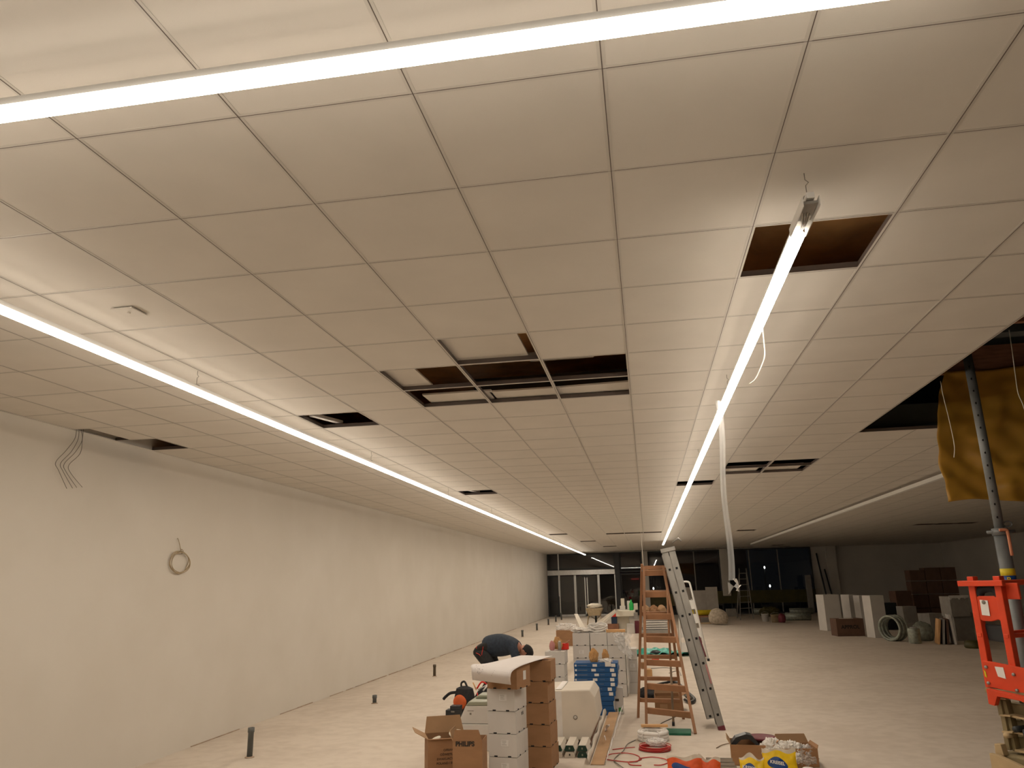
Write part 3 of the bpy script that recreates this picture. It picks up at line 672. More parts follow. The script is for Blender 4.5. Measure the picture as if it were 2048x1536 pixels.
# plastic over the right end
pm = MB().surf(lambda u, v: (-0.56+0.24*v+0.06*noise.noise(Vector((u*6, v*5, 0))), 12.50-0.05*u+0.04*noise.noise(Vector((u*5, v*7, 3))), 0.955-0.42*u*(0.4+0.6*v)+0.03*noise.noise(Vector((u*8, v*8, 9)))), 30, 24, 'plastic_clear').build('plastic_sheet')
tag(pm, 'crumpled clear plastic sheet draped over right end of rear carton block', 'plastic sheet')
tag(MB().surf(lambda u, v: (-0.40+0.008*math.sin(u*11)+0.02*v, 12.52+0.3*v, 0.76-0.72*u), 20, 2, 'plastic_white').build('plastic_wrap', solid=0.004), 'white wrap edge hanging down the right side of rear block', 'plastic wrap')
# things on the rear block
zr = 0.951
def tangle(name, label, c, rx, ry, rz_, m, n, r, sd, cat='cable'):
    rr = random.Random(sd); mb = MB()
    for q in range(n):
        k1, k2 = rr.uniform(.75, 1), rr.uniform(0, 6.28); ph = rr.uniform(0, 6.28); zq = rz_*q/max(1, n-1)
        mb.tube([(rx*k1*math.cos(a+ph)+0.06*rx*math.sin(3*a+k2), ry*k1*math.sin(a+ph), r+zq+0.25*rz_*math.sin(2*a+k2)*(q > 0)) for a in [2*math.pi*k/28 for k in range(28)]], r, m, 6, True)
    return tag(mb.build(name, loc=c), label, cat)
tangle('plastic_tangle', 'pale grey tangle of plastic bands on top of the rear block', (-0.84, 12.74, zr), 0.15, 0.10, 0.10, 'plastic_white', 9, 0.012, 4, 'plastic bands')
tag(MB().blob((0, 0, 0.03), (0.34, 0.24, 0.09), 'plastic_white', 0.35, 2.5, 12, 4, True).build('crumpled_packaging', loc=(-1.10, 12.72, zr)), 'flat crumpled pale packaging at left end of rear block top', 'packaging')
tag(MB().box((0, 0, 0.02), (0.30, 0.12, 0.04), 'wood_pale').build('wood_board', loc=(-0.55, 12.66, zr), bevel=0.004), 'short pale wood board on right end of rear block top', 'board')
t = thing('metal_channel', 'long pale metal channel running from rear block top towards the far table', 'channel', (0, 0, 0))
a_, b_ = Vector((-0.93, 12.70, 0.956)), Vector((-1.13, 27.8, P(1240, 1222, 27.6).z+0.006))
MB().bar(a_, b_, 0.10, 0.006, 'card_cream').bar(a_+Vector((0.05, 0, .03)), b_+Vector((0.05, 0, .03)), 0.006, 0.06, 'card_cream').bar(a_+Vector((-0.05, 0, .03)), b_+Vector((-0.05, 0, .03)), 0.006, 0.06, 'card_cream').build('channel', t)
tag(MB().bar((-1.08, 12.97, 0.958), (-1.90, 20.5, 0.93), 0.09, 0.012, 'card_cream').build('plank'), 'shorter pale plank reaching back-left from the rear block', 'plank')
zl = 0.735
tag(MB().blob((0, 0, 0.06), (0.09, 0.08, 0.17), 'pink', 0.1, 1.5, 3, 3, True, True).build('paper_cup', loc=(-1.50, 12.02, zl)), 'pink rounded paper pot on the left rear stack', 'pot')
tag(MB().blob((0, 0, 0.08), (0.14, 0.12, 0.22), 'kraft', 0.25, 1.6, 9, 4, True).build('paper_bag', loc=(-1.43, 12.14, zl)), 'torn kraft paper bag beside the pink pot', 'bag')
tag(MB().box((0, 0, 0.045), (0.13, 0.10, 0.09), 'red_plastic').box((0.03, 0.0, 0.10), (0.12, 0.10, 0.006), 'pink', Matrix.Rotation(R(-35), 3, 'Y')).build('red_box', loc=(-1.33, 12.2, zl), bevel=0.003), 'small bright red box with raised flap on the left rear stack', 'box')
tag(MB().cyl((0, 0, 0), (0, 0, 0.12), 0.025, 'grey_box', 12).cyl((0, 0, 0.12), (0, 0, 0.14), 0.016, 'plastic_white', 12).build('bottle', loc=(-1.385, 12.02, zl)), 'small grey bottle between the kraft bag and the red box', 'bottle')
t = carton('brown carton on floor behind the left rear stack, plastic spilling out', -2.66, 22.3, 0, 0.62, 0.5, 0.42, 'card_brown', 0, notch=False)
tag(MB().blob((0, 0, 0.06), (0.6, 0.45, 0.26), 'plastic_clear', 0.35, 2.5, 6, 4, True).build('plastic_film', loc=(-2.38, 22.55, 0.42)), 'crumpled clear film lying on the brown carton behind the stacks', 'plastic film')

# ================================================================ wooden step ladder
wl_ = thing('wooden_stepladder', 'brown wooden A-frame stepladder standing on the floor, rungs front and back', 'ladder', (0, 0, 0))
B_, D_ = F(1293, 1455), F(1391, 1468); A_, E_ = F(1276.5, 1435), F(1367, 1438)
TLf, TRf = P(1287, 1128, 10.4), P(1327, 1142, 10.4); TLf.z = TRf.z = (TLf.z+TRf.z)/2
TLr, TRr = TLf+Vector((-0.025, 0.05, 0)), TRf+Vector((0.02, 0.05, 0))
def rail(a, b, ext=0.0):
    return MB().bar(a, b+(b-a).normalized()*ext, 0.034, 0.06, 'wood_ladder', (0, 1, 0)).build('rail', wl_, bevel=0.004)
rail(B_, TLf); rail(D_, TRf); rail(A_, TLr, 0.05); rail(E_, TRr)
def rungs(a, b, c, d, fr, m, nm, w_=0.075):
    for q in fr:
        p0, p1 = a.lerp(b, q), c.lerp(d, q)
        MB().bar(p0, p1, w_, 0.022, m, (0, 1, 0.25)).build(nm, wl_, bevel=0.003)
rungs(B_, TLf, D_, TRf, [0.10+0.144*k for k in range(7)], 'wood_ladder', 'rung', 0.075)
rungs(A_, TLr, E_, TRr, [0.115+0.1435*k for k in range(6)], 'wood_ladder', 'rung', 0.05)
MB().bar(TLr, TRr, 0.05, 0.03, 'wood_ladder', (0, 1, 0)).build('top_bar', wl_)
for a in (TLf, TRf): MB().cyl(a+Vector((-0.03, 0.02, -0.04)), a+Vector((0.03, 0.02, -0.04)), 0.012, 'alu_dull', 10).build('hinge', wl_)
q0, q1 = F(1347, 1452), P(1334, 1175, 10.25)
o = MB().cyl(q0+Vector((0, 0, 0.0)), q0.lerp(q1, 0.45), 0.014, 'wood_grey', 10).cyl(q0.lerp(q1, 0.45), q1, 0.014, 'wood_ladder', 10).cyl(q0, q0.lerp(q1, 0.03), 0.017, 'black_plastic', 10).build('wooden_pole')
tag(o, 'thin grey-brown pole standing upright against the wooden stepladder', 'pole')

# ================================================================ aluminium ladder, two sections folded together, seen on edge
al = thing('aluminium_ladder', 'grey aluminium extension ladder leaning left against the wooden stepladder', 'ladder', (0, 0, 0))
b0 = F(1436, 1460); t0 = P(1335, 1097, b0.y+0.35)
ax_ = (t0-b0).normalized(); L_ = (t0-b0).length
nr = Vector((0, 1, 0)); nr = (nr-ax_*nr.dot(ax_)).normalized(); sd = ax_.cross(nr).normalized()   # sd: across the face, in the view plane
if sd.x < 0: sd = -sd
for s, lo, hi in ((-0.046, 0.06, 1.0), (0.046, 0.0, 0.985)):
    sec = [b0+sd*s+ax_*(L_*lo), b0+sd*s+ax_*(L_*hi)]
    for dp in (0.0, 0.38):
        a, b = sec[0]+nr*dp, sec[1]+nr*dp
        mb = MB(); rot = Matrix((sd, nr, ax_)).transposed()
        mb.box((a+b)/2, (0.082, 0.022, (b-a).length), 'alu_dull', rot)
        for e in (-0.036, 0.036): mb.box((a+b)/2+sd*e-nr*0.012, (0.008, 0.006, (b-a).length), 'alu_dull', rot)
        n_ = int(L_/0.29)
        if dp == 0.0:
            for q in range(n_):
                p = b0+sd*s+ax_*(0.16+0.295*q)
                if 0.06 < 0.16+0.295*q < L_: mb.box(p-nr*0.0115, (0.028, 0.004, 0.028), 'black_hole', rot)
        mb.build('rail', al)
    for q in range(int(L_/0.29)):
        p = b0+sd*s+ax_*(0.16+0.295*q)
        MB().box(p+nr*0.19, (0.03, 0.36, 0.03), 'alu_dull', Matrix((sd, nr, ax_)).transposed()).build('rung', al)
MB().box(b0+sd*0.046+ax_*0.01+nr*0.0, (0.085, 0.05, 0.055), 'maroon', Matrix((sd, nr, ax_)).transposed()).box(b0+sd*0.046+ax_*0.01+nr*0.38, (0.085, 0.05, 0.055), 'maroon', Matrix((sd, nr, ax_)).transposed()).build('foot', al, bevel=0.006)
for f0, f1 in ((0.23, 0.33), (0.37, 0.48)):
    MB().bar(b0+sd*(0.07 if f0 < .3 else 0.095)+ax_*(L_*f0)-nr*0.02, b0+sd*(0.07 if f0 < .3 else 0.085)+ax_*(L_*f1)-nr*0.02, 0.045, 0.015, 'pink' if f0 < .3 else 'maroon', (1, 0, 0)).build('red_strap', al)
MB().box(t0+sd*0.0-ax_*0.02-nr*0.015, (0.19, 0.03, 0.05), 'alu_dull', Matrix((sd, nr, ax_)).transposed()).tube([t0+sd*0.08+ax_*0.06, t0+sd*0.17+ax_*0.1, t0+sd*0.2+ax_*0.05], 0.012, 'alu_dull', 8).build('top_bracket', al)

# small white stepladder behind it
ws = thing('white_stepladder', 'slim white stepladder with rounded handle behind the aluminium ladder', 'ladder', (0, 0, 0))
f1, f0 = F(1417, 1322), F(1362, 1322); h1 = P(1381, 1172, f1.y+0.55); h0 = P(1357, 1172, f1.y+0.55); h0.z = h1.z
tp = (h0+h1)/2; tp.z = h1.z+0.10
MB().tube([f0]+spline([h0, h0+Vector((0.02, 0.01, 0.08)), Vector((tp.x, tp.y, tp.z)), h1+Vector((-0.03, 0.01, 0.085)), h1], 5)+[f1], 0.022, 'white_metal', 10).build('front_frame', ws)
for q in (0.17, 0.36, 0.55, 0.74):
    a, b = f0.lerp(h0, q), f1.lerp(h1, q); MB().bar(a+Vector((0, .08, 0)), b+Vector((0, .08, 0)), 0.20, 0.02, 'white_metal', (0, 1, 0)).build('step', ws)
for a, b in ((h0, f0), (h1, f1)): MB().bar(a+Vector((0, 0.03, -0.3)), b+Vector((0, 1.15, 0)), 0.03, 0.02, 'alu_dull').build('rear_leg', ws)
for a in (f0, f1): MB().cyl(a, a+Vector((0, 0, 0.05)), 0.028, 'black_plastic', 10).build('rubber_foot', ws)
# ================================================================ floor clutter around the ladders
def teal_fn(u, v):
    a, b = -0.55, 0.95
    return (a+u*(b-a), 19.0+v*1.1, 0.02+0.16*max(0, noise.noise(Vector((u*6, v*3, 1)))+0.35)*math.sin(math.pi*u)**0.3)
tag(MB().surf(teal_fn, 50, 24, 'teal').build('plastic_sheet', solid=0.004), 'crumpled teal plastic sheet lying on floor beyond the ladders', 'plastic sheet')
tag(MB().blob((0, 0, 0.05), (0.30, 0.2, 0.15), 'black_plastic', 0.15, 1.5, 2, 3).build('power_tool', loc=(*F(1312, 1311).xy, 0)), 'small dark tool lying in front of the teal sheet', 'tool')
tag(MB().blob((0, 0, 0.04), (0.16, 0.12, 0.12), 'red_plastic', 0.1, 1.5, 2, 3).build('red_cap', loc=(*F(1311, 1322).xy, 0)), 'tiny red item on the floor below the teal sheet', 'cap')  # small red cap, modelled as a plain blob
carton('small pale brown carton on floor seen between the ladder rungs', *F(1291, 1353).xy, 0, 0.13, 0.25, 0.12, 'wood_pale', 5, notch=False)
carton('small carton by the left rear leg of the wooden ladder', *F(1283, 1338).xy, 0, 0.07, 0.18, 0.12, 'card_brown', 5, notch=False)
oc = open_carton('open brown carton on floor within the wooden ladder legs', *F(1312, 1424).xy, 0.34, 0.30, 0.20, 'card_brown', 2, (('r', 0.12, 70), ('b', 0.10, 20)))
MB().box((-0.06, -0.152, 0.07), (0.10, 0.002, 0.055), 'card_inner').build('shipping_label', oc)
carton('brown carton on floor just behind the open one under the ladder', *F(1330, 1399).xy, 0, 0.24, 0.2, 0.2, 'card_brown', 0, notch=False)
tag(MB().blob((0, 0, 0.07), (0.42, 0.45, 0.20), 'black_cloth', 0.25, 1.7, 6, 4, True, True).build('black_bag', loc=(*F(1308, 1396).xy, 0)), 'slumped black bag on the floor under the wooden ladder', 'bag')
tag(MB().quad([(-0.06, -0.1, 0.15), (0.08, -0.1, 0.02), (0.10, 0.0, 0.02), (-0.03, 0.02, 0.17)], 'paper').build('paper_sheet', loc=(*F(1322, 1400).xy, 0), solid=0.002), 'grey paper leaning on the black bag under ladder', 'paper')
h0_ = F(1305, 1374); 
cable('black_hose', [F(1303, 1376)+Vector((0, 0, .03)), F(1330, 1372)+Vector((0, 0, .05)), F(1352, 1370)+Vector((0, 0, .05)), F(1375, 1388)+Vector((0, 0, .03)), F(1389, 1402)+Vector((0, 0, .03)), F(1383, 1409)+Vector((0, 0, .03)), F(1370, 1404)+Vector((0, 0, .03))], 0.022, 'black_plastic', 'thick black hose curving on floor right of the wooden ladder', 'hose', seg=8)
cable('black_hose', [F(1340, 1366)+Vector((0, 0, .02)), F(1358, 1374)+Vector((0, 0, .02)), F(1370, 1392)+Vector((0, 0, .02)), F(1382, 1401)+Vector((0, 0, .02))], 0.014, 'black_plastic', 'thinner black hose inside the curve of the thick one', 'hose', seg=8)
for pts, lb in (([(1295, 1338), (1330, 1336), (1352, 1339)], 'thin grey cable lying straight behind the small pale carton'), ([(1338, 1347), (1356, 1342), (1362, 1352)], 'short grey cable kinked near the ladder rear leg'), ([(1318, 1456), (1322, 1448), (1345, 1437), (1362, 1429)], 'thin dark cable curving under the front ladder legs')):
    cable('floor_cable', [F(*p)+Vector((0, 0, 0.006)) for p in pts], 0.006, 'wire_grey', lb)
tag(MB().box((0, 0, 0.012), (0.29, 0.30, 0.024), 'green_board', Matrix.Rotation(R(-3), 3, 'Z')).build('green_board', loc=(*F(1357, 1466).xy, 0), bevel=0.004), 'flat dark green board on floor at the feet of wooden ladder', 'board')
# white pipe coil with orange-brown wood strip
cc = F(1307, 1481)
cc = Vector((cc.x, 9.28, 0)); t = thing('pipe_coil', 'fat coil of white corrugated pipe lying on the floor', 'coil', cc)
mb = MB()
for q in range(3):
    for e in (0, 1): mb.tube([((0.155-0.03*e)*math.cos(a), (0.155-0.03*e)*math.sin(a), 0.022+0.032*q+0.003*math.sin(3*a+q)) for a in [2*math.pi*k/40 for k in range(40)]], 0.021, 'plastic_white', 8, True)
k = mb
for a in (-1.2, 0.4, 2.2, 4.0): k.tube([((0.14+0.045*math.cos(b))*math.cos(a), (0.14+0.045*math.cos(b))*math.sin(a), 0.055+0.06*math.sin(b)) for b in [2*math.pi*q/14 for q in range(14)]], 0.006, 'label', 6, True)
k.build('coil', t)
tag(MB().box((0, 0, 0.012), (0.30, 0.07, 0.024), 'wood_pale', Matrix.Rotation(R(4), 3, 'Z')).build('wood_board', loc=(cc.x+0.02, cc.y+0.13, 0.118), bevel=0.003), 'orange toned wood strip lying across the white pipe coil', 'board')
# red cable coil + white roll
rc = Vector((-0.04, 8.78, 0)); t = thing('cable_coil', 'flat coil of red cable under a small white plastic roll', 'cable coil', rc)
mb = MB()
for q in range(9):
    rr_ = 0.165-0.008*(q % 4)
    mb.tube([(rr_*math.cos(a)+0.008*math.sin(q*1.7), rr_*0.95*math.sin(a)+0.008*math.cos(q*2.3), 0.007+0.0045*q+0.003*math.sin(2*a+q)) for a in [2*math.pi*k/36 for k in range(36)]], 0.005, 'red_cable', 6, True)
mb.build('coil', t)
tag(MB().blob((0, 0, 0.025), (0.22, 0.17, 0.09), 'plastic_clear', 0.2, 3, 3, 4, True).tube([(0.08*math.cos(a), 0.06*math.sin(a), 0.035) for a in [2*math.pi*k/24 for k in range(24)]], 0.018, 'plastic_white', 8, True).build('plastic_roll', loc=(rc.x+0.02, rc.y, 0.052)), 'small bundled white plastic roll on top of the red cable coil', 'roll')
def fc(pts, r, m, lb, nm='floor_cable'): return cable(nm, [F(*p)+Vector((0, 0, r+0.004*(i % 3))) for i, p in enumerate(pts)], r, m, lb)
fc([(1225, 1500), (1250, 1498), (1270, 1497)], 0.005, 'red_cable', 'short straight end of red cable left of the red coil')
fc([(1283, 1520), (1262, 1526), (1228, 1524), (1211, 1518), (1222, 1510), (1255, 1509), (1278, 1514), (1275, 1524), (1258, 1527), (1262, 1531), (1283, 1533)], 0.005, 'red_cable', 'loose looped red cable on floor below the red coil')
fc([(1278, 1518), (1305, 1516), (1330, 1521), (1336, 1526), (1322, 1532), (1308, 1533)], 0.005, 'red_cable', 'red cable curving towards the orange bag')
fc([(1271, 1481), (1255, 1490), (1246, 1505), (1232, 1515), (1229, 1524), (1240, 1534), (1262, 1548)], 0.005, 'wire_grey', 'dark grey cable running from the white coil past the red loops')
# bottom right rubbish
oc = open_carton('open brown carton of rubbish at the bottom right of the floor', 0.685, 8.12, 0.40, 0.32, 0.185, 'card_brown', -4, (('r', 0.06, 50), ('l', 0.06, 30)))
tag(MB().prism([(-0.16, 0), (-0.10, 0.07), (0.0, 0.10), (0.05, 0.09), (0.12, 0.0), (0.09, 0.0), (0.02, 0.055), (-0.05, 0.05), (-0.11, 0.0)], 0.12, 'frame_dark', 'y', -0.06).build('bent_profile', loc=(0.85, 8.26, 0.165)), 'dark bent sheet profile sticking out of the rubbish carton', 'profile')
tag(MB().lathe([(0.02, 0), (0.12, 0.006), (0.14, 0.015), (0.14, 0.028), (0.12, 0.024), (0.01, 0.02)], 'maroon', 24, closed_top=True).build('red_lid', loc=(1.0, 8.34, 0.195)), 'dull red lid behind the dark profile in the rubbish', 'lid')  # round lid with a low rim, lying in the rubbish
for q, (px, py, s, m_, sd, lb) in enumerate(((1545, 1492, 0.24, 'plastic_white', 1, 'pale lilac crumpled plastic in the rubbish pile, leftmost'), (1578, 1495, 0.26, 'plastic_white', 2, 'white crumpled plastic in the middle of the rubbish pile'), (1606, 1505, 0.24, 'plastic_clear', 3, 'translucent crumpled plastic at right side of the rubbish pile'))):
    p = P(px, py+9, 8.15); tag(MB().blob((0, 0, 0), (s*1.0, s*0.8, s*0.8), m_, 0.30, 1.9, sd+20, 5, False).build('crumpled_plastic', loc=p), lb, 'plastic')
oc = open_carton('torn brown carton behind the white crumpled plastic', 1.15, 8.06, 0.33, 0.28, 0.165, 'card_brown', 6, (('r', 0.03, 30), ('b', 0.08, 5)))
tag(MB().lathe([(0.04, 0), (0.055, 0.02), (0.06, 0.075), (0.045, 0.09), (0.02, 0.095)], 'plastic_white', 18, closed_top=True).build('plastic_tub', loc=(1.30, 7.66, 0.0)), 'small white rounded tub at the right edge of rubbish', 'tub')
def sack(label, x, y, yaw, wd, h, m, txt=None, lean=-8, sd=1):
    t = thing('material_sack', label, 'bag', (x, y, 0), R(yaw))
    def s(sg):
        def fn(u, v):
            th = 0.055*math.sin(math.pi*u)**0.5*(1-0.75*v**1.5)+0.004
            wv = 1-0.05*v+0.03*math.sin(v*7)
            return ((u-0.5)*wd*wv, sg*th+v*h*math.sin(R(-lean))+0.006*noise.noise(Vector((u*6+sd, v*6, 0))), 0.001+v*(h+0.015*math.sin(u*9+sd*2)))
        return fn
    MB().surf(s(-1), 24, 18, m).surf(s(1), 24, 18, m).build('bag_body', t)
    def e(u, v):
        p = Vector(s(-1)(u, 1.0)); return (p.x, p.y+0.006*math.sin(u*14)*v, p.z+0.026*v*(1+0.5*math.sin(u*7+sd)))
    MB().surf(e, 20, 2, 'card_cream').build('torn_rim', t)
    if txt:
        f0 = s(-1)
        def o(u, v):
            a = 2*math.pi*u; q = Vector(f0(0.42+0.30*v*math.cos(a), 0.60+0.19*v*math.sin(a)-0.05*v*math.cos(a))); q.y -= 0.003; return q
        MB().surf(o, 28, 4, 'blue_print').build('oval_logo', t)
        lt = lettering(txt, 0.036, t, (-0.02, -0.058-h*0.0, h*0.60), (R(90+lean), R(8), 0), 'label', name='lettering', bold=0.001)
        q = Vector(f0(0.42, 0.6)); lt.location = (q.x, q.y-0.006, q.z)
    return t
sack('yellow sack with blue oval logo, larger and upright at bottom right', 1.055, 7.60, -4, 0.30, 0.225, 'yellow_bag', 'KREISEL', sd=2)
sack('smaller yellow sack with dark oval logo, left of the larger one', 0.80, 7.50, -12, 0.22, 0.185, 'yellow_bag', 'KREISEL', sd=5)
sack('orange-red sack with torn paper rim at the bottom edge', 0.22, 7.55, -5, 0.32, 0.165, 'orange_bag', ' ', sd=3)
sack('small orange-red sack leaning right of the larger one', 0.44, 7.56, -10, 0.20, 0.155, 'orange_bag', sd=7)
gp = 'grey metal profiles by the sacks'
for q in range(4):
    t = thing('metal_profile', 'grey metal U-profile in the nested bundle by the sacks, ' + ('lowest', 'second', 'third', 'topmost')[q], 'profile', (0.55-0.02*q+0.02*q, 7.86+0.0*q, 0.0+0.03*q), R(-3), gp)
    MB().box((0.0, 0.0, 0.012), (0.33-0.03*q, 0.05, 0.003), 'grey_panel').box((0, -0.025, 0.013), (0.33-0.03*q, 0.003, 0.026), 'grey_panel').box((0, 0.025, 0.013), (0.33-0.03*q, 0.003, 0.026), 'grey_panel').build('profile', t)
fc([(1433, 1497), (1444, 1492), (1463, 1488)], 0.005, 'wood_grey', 'short thin stick end beside the open rubbish carton', 'thin_stick')

# ================================================================ middle distance: foam blocks, slabs, barrow
bs = F(1236, 1262)
def blk(name, label, px0, px1, py0, py1, Y, dp, m, cat, z0=None, bev=0.01):
    a, b = P(px0, py1, Y), P(px1, py1, Y); zt_ = P(px0, py0, Y).z; zb = a.z if z0 is None else z0
    o = MB().box((0, 0, (zt_-zb)/2), (b.x-a.x, dp, zt_-zb), m).build(name, loc=((a.x+b.x)/2, Y+dp/2, zb), bevel=bev)
    return tag(o, label, cat)
blk('foam_block', 'pale foam block supporting a slab among the far materials', 1236, 1259, 1232, 1262, 28.0, 0.8, 'foam', 'block', 0)
z1 = P(1240, 1232, 28).z
blk('foam_slab', 'thick pale slab laid across the far foam block', 1232, 1270, 1222, 1232, 27.6, 1.6, 'foam', 'slab', z1+0.002)
z2 = P(1240, 1222, 27.6).z+0.004
for a, b, c, d, m_, lb in ((1240, 1251, 1212, 1224, 'card_white', 'white box low in the far pile on the slab'), (1242, 1249, 1197, 1212, 'card_cream', 'tall cream tub topmost in the far pile'), (1255, 1262, 1202, 1224, 'card_white', 'white canister right of the tall cream tub'), (1268, 1276, 1207, 1222, 'card_cream', 'cream sack beside the left rail of the wooden ladder')):
    Y_ = 28.4
    if c == 1197: blk('plastic_tub', lb, a, b, c, 1212, Y_, 0.2, m_, 'tub', P(a, 1212, Y_).z)
    else: blk('white_box', lb, a, b, c, 1223, Y_, 0.3, m_, 'box', z2)
p = P(1263, 1221, 28.0); tag(MB().lathe([(0.07, 0), (0.075, 0.02), (0.075, 0.22), (0.03, 0.30), (0.025, 0.36)], 'green_bright', 16, closed_top=True).build('green_bottle', loc=(p.x, 28.0, z2)), 'bright green bottle standing on the far slab', 'bottle')
blk('red_box', 'small orange-red box left of the far foam block', 1223, 1233, 1224, 1233, 27.9, 0.2, 'red_plastic', 'box', P(1225, 1234, 27.9).z)
blk('tool_crate', 'dark grey crate stacked under the small orange-red box', 1223, 1234, 1234, 1247, 27.85, 0.3, 'blue_dark', 'crate', P(1225, 1247.5, 27.9).z)
blk('pallet_board', 'brown board base under the dark crate at left of the far pile', 1216, 1238, 1248, 1262, 27.8, 0.25, 'timber', 'board', 0)
blk('white_carton', 'pale carton on floor right of the far foam block', 1254, 1270, 1248, 1265, 27.2, 0.5, 'card_white', 'box', 0)
blk('paint_can', 'dark maroon can beside the pale carton in the far pile', 1270, 1279, 1242, 1257, 27.3, 0.25, 'maroon', 'can', 0)
blk('black_spool', 'dark round item hanging at right of the far slab', 1268, 1276, 1225, 1238, 27.4, 0.15, 'grey_box', 'spool', P(1270, 1238, 27.4).z)
# stacked white panels seen through the ladder
for q in range(6):
    blk('white_board', 'long white panel in the far stack seen through the ladder, ' + ('lowest', 'second from the bottom', 'third from the bottom', 'third from the top', 'second from the top', 'topmost')[q], 1286+(q % 2)*2, 1336-(q % 3), 1259-4.6*(q+1)+1.3, 1259-4.6*q, 26.5, 1.4, 'card_white', 'panel', P(1300, 1259-4.6*q, 26.5).z).__setitem__('group', 'long white panels in the far stack')
blk('pallet', 'flat grey pallet base under the far stack of white panels', 1281, 1337, 1261, 1266, 26.3, 1.9, 'grey_box', 'pallet', 0)
for q in range(4):
    p = F(1306+8*q, 1270-1.2*q); tag(MB().box((0, 0, 0.06), (0.16, 0.14, 0.12), 'wood_pale').build('wood_block', loc=(p.x, p.y, 0), bevel=0.01), 'pale wood block in the short row on floor, ' + ('leftmost', 'second from the left', 'second from the right', 'rightmost')[q], 'block', 'pale wood blocks in a row')
for px, s, m_, lb in ((1292, 0.26, 'card_inner', 'crumpled brown lump far behind the ladder, leftmost'), (1308, 0.26, 'card_brown', 'dark brown lump far behind the ladder, middle'), (1324, 0.28, 'card_inner', 'pale brown carton-like lump far behind the ladder, rightmost')):
    p = P(px, 1229, 30); tag(MB().blob((0, 0, 0.2), (s*1.3, s, 0.45), m_, 0.2, 2, px, 3, True).build('rubble_lump', loc=(p.x, 30, P(px, 1232, 30).z-0.02)), lb, 'lump')
blk('work_bench', 'low brown bench carrying the brown lumps far behind the ladder', 1286, 1333, 1231, 1236, 29.6, 1.2, 'timber', 'bench', P(1300, 1262, 29.6).z if False else 0)
# wheelbarrow
wb = thing('wheelbarrow', 'wheelbarrow with a pale sack in front of the sliding doors', 'wheelbarrow', (F(1190, 1249).x, F(1190, 1249).y, 0))
MB().prism([(-0.24, 0.36), (0.24, 0.36), (0.36, 0.66), (-0.36, 0.66)], 0.75, 'barrow', 'y', -0.2).build('tray', wb, bevel=0.02)
MB().blob((0.02, 0.15, 0.74), (0.66, 0.6, 0.24), 'foam', 0.2, 1.5, 4, 3, True).build('pale_load', wb)
for s in (-1, 1):
    MB().tube([(s*0.26, -0.2, 0.36), (s*0.30, -0.3, 0.0), (s*0.30, -0.1, 0.0), (s*0.24, 0.1, 0.36)], 0.018, 'barrow', 8).build('leg', wb)
    MB().tube([(s*0.28, -0.75, 0.62), (s*0.24, 0.2, 0.36), (s*0.05, 0.75, 0.2)], 0.018, 'barrow', 8).build('handle', wb)
MB().tube([(0.0, 0.8+0.16*math.cos(a), 0.18+0.16*math.sin(a)) for a in [2*math.pi*k/24 for k in range(24)]], 0.035, 'black_plastic', 8, True).cyl((-0.06, 0.8, 0.18), (0.06, 0.8, 0.18), 0.03, 'alu_dull').build('wheel', wb)
# far panels, yellow roll, plaster sack
yp = 34.0
for a, b, c, lb in ((1365, 1386, 1175, 'leftmost, narrow'), (1386, 1416, 1181, 'middle, wide'), (1416, 1440, 1174, 'rightmost, tallest')):
    blk('grey_board', 'grey board panel standing upright near the far windows, '+lb, a, b, c, 1240, yp, 0.12, 'grey_panel', 'panel', 0)
p0, p1 = P(1362, 1231, 32.6), P(1431, 1229, 32.8)
t = thing('pallet', 'low wooden pallet with planks carrying the yellow roll', 'pallet', (0, 0, 0))
MB().box(((p0.x+p1.x)/2, 33.0, 0.28), (p1.x-p0.x, 0.9, 0.05), 'timber').build('deck_board', t)
for s in (0.05, 0.5, 0.95): MB().box((p0.x+(p1.x-p0.x)*s, 33.0, 0.128), (0.12, 0.9, 0.255), 'timber').build('block', t)
MB().box(((p0.x+p1.x)/2, 32.5, 0.03), (p1.x-p0.x, 0.1, 0.05), 'plywood').build('lower_board', t)
tag(MB().tube([(p0.x+0.1, 32.9, 0.42), (p1.x-0.1, 32.95, 0.42)], 0.11, 'yellow', 14).build('yellow_roll'), 'long yellow roll lying on a pallet near the far windows', 'roll')
p = F(1438, 1250); tag(MB().blob((0, 0, 0.28), (0.75, 0.4, 0.72), 'sand', 0.12, 1.3, 3, 4, True, True).build('plaster_sack', loc=(p.x, p.y, 0)), 'pale bulging sack right of the yellow roll', 'sack')
blk('white_carton', 'dim pale carton on floor beside the far metal ladder', 1455, 1474, 1218, 1233, 38.6, 0.6, 'grey_box', 'box', 0)
fl = thing('metal_stepladder', 'dim metal stepladder standing before the far dark windows', 'ladder', (0, 0, 0))
a0, a1, c0, c1 = F(1481, 1240), F(1507, 1238), P(1478, 1137, 36.5), P(1492, 1137, 36.5); c0.z = c1.z
for a, b in ((a0, c0), (a1, c1)): MB().bar(a, b, 0.03, 0.07, 'alu_dull').build('rail', fl)
for q in range(8): MB().bar(a0.lerp(c0, 0.1+0.115*q), a1.lerp(c1, 0.1+0.115*q), 0.05, 0.03, 'alu_dull').build('rung', fl)
for a, b in ((a0, c0), (a1, c1)): MB().bar(a+Vector((0, 1.3, 0)), b+Vector((0, 0.1, -0.2)), 0.03, 0.04, 'alu_dull').build('rear_leg', fl)
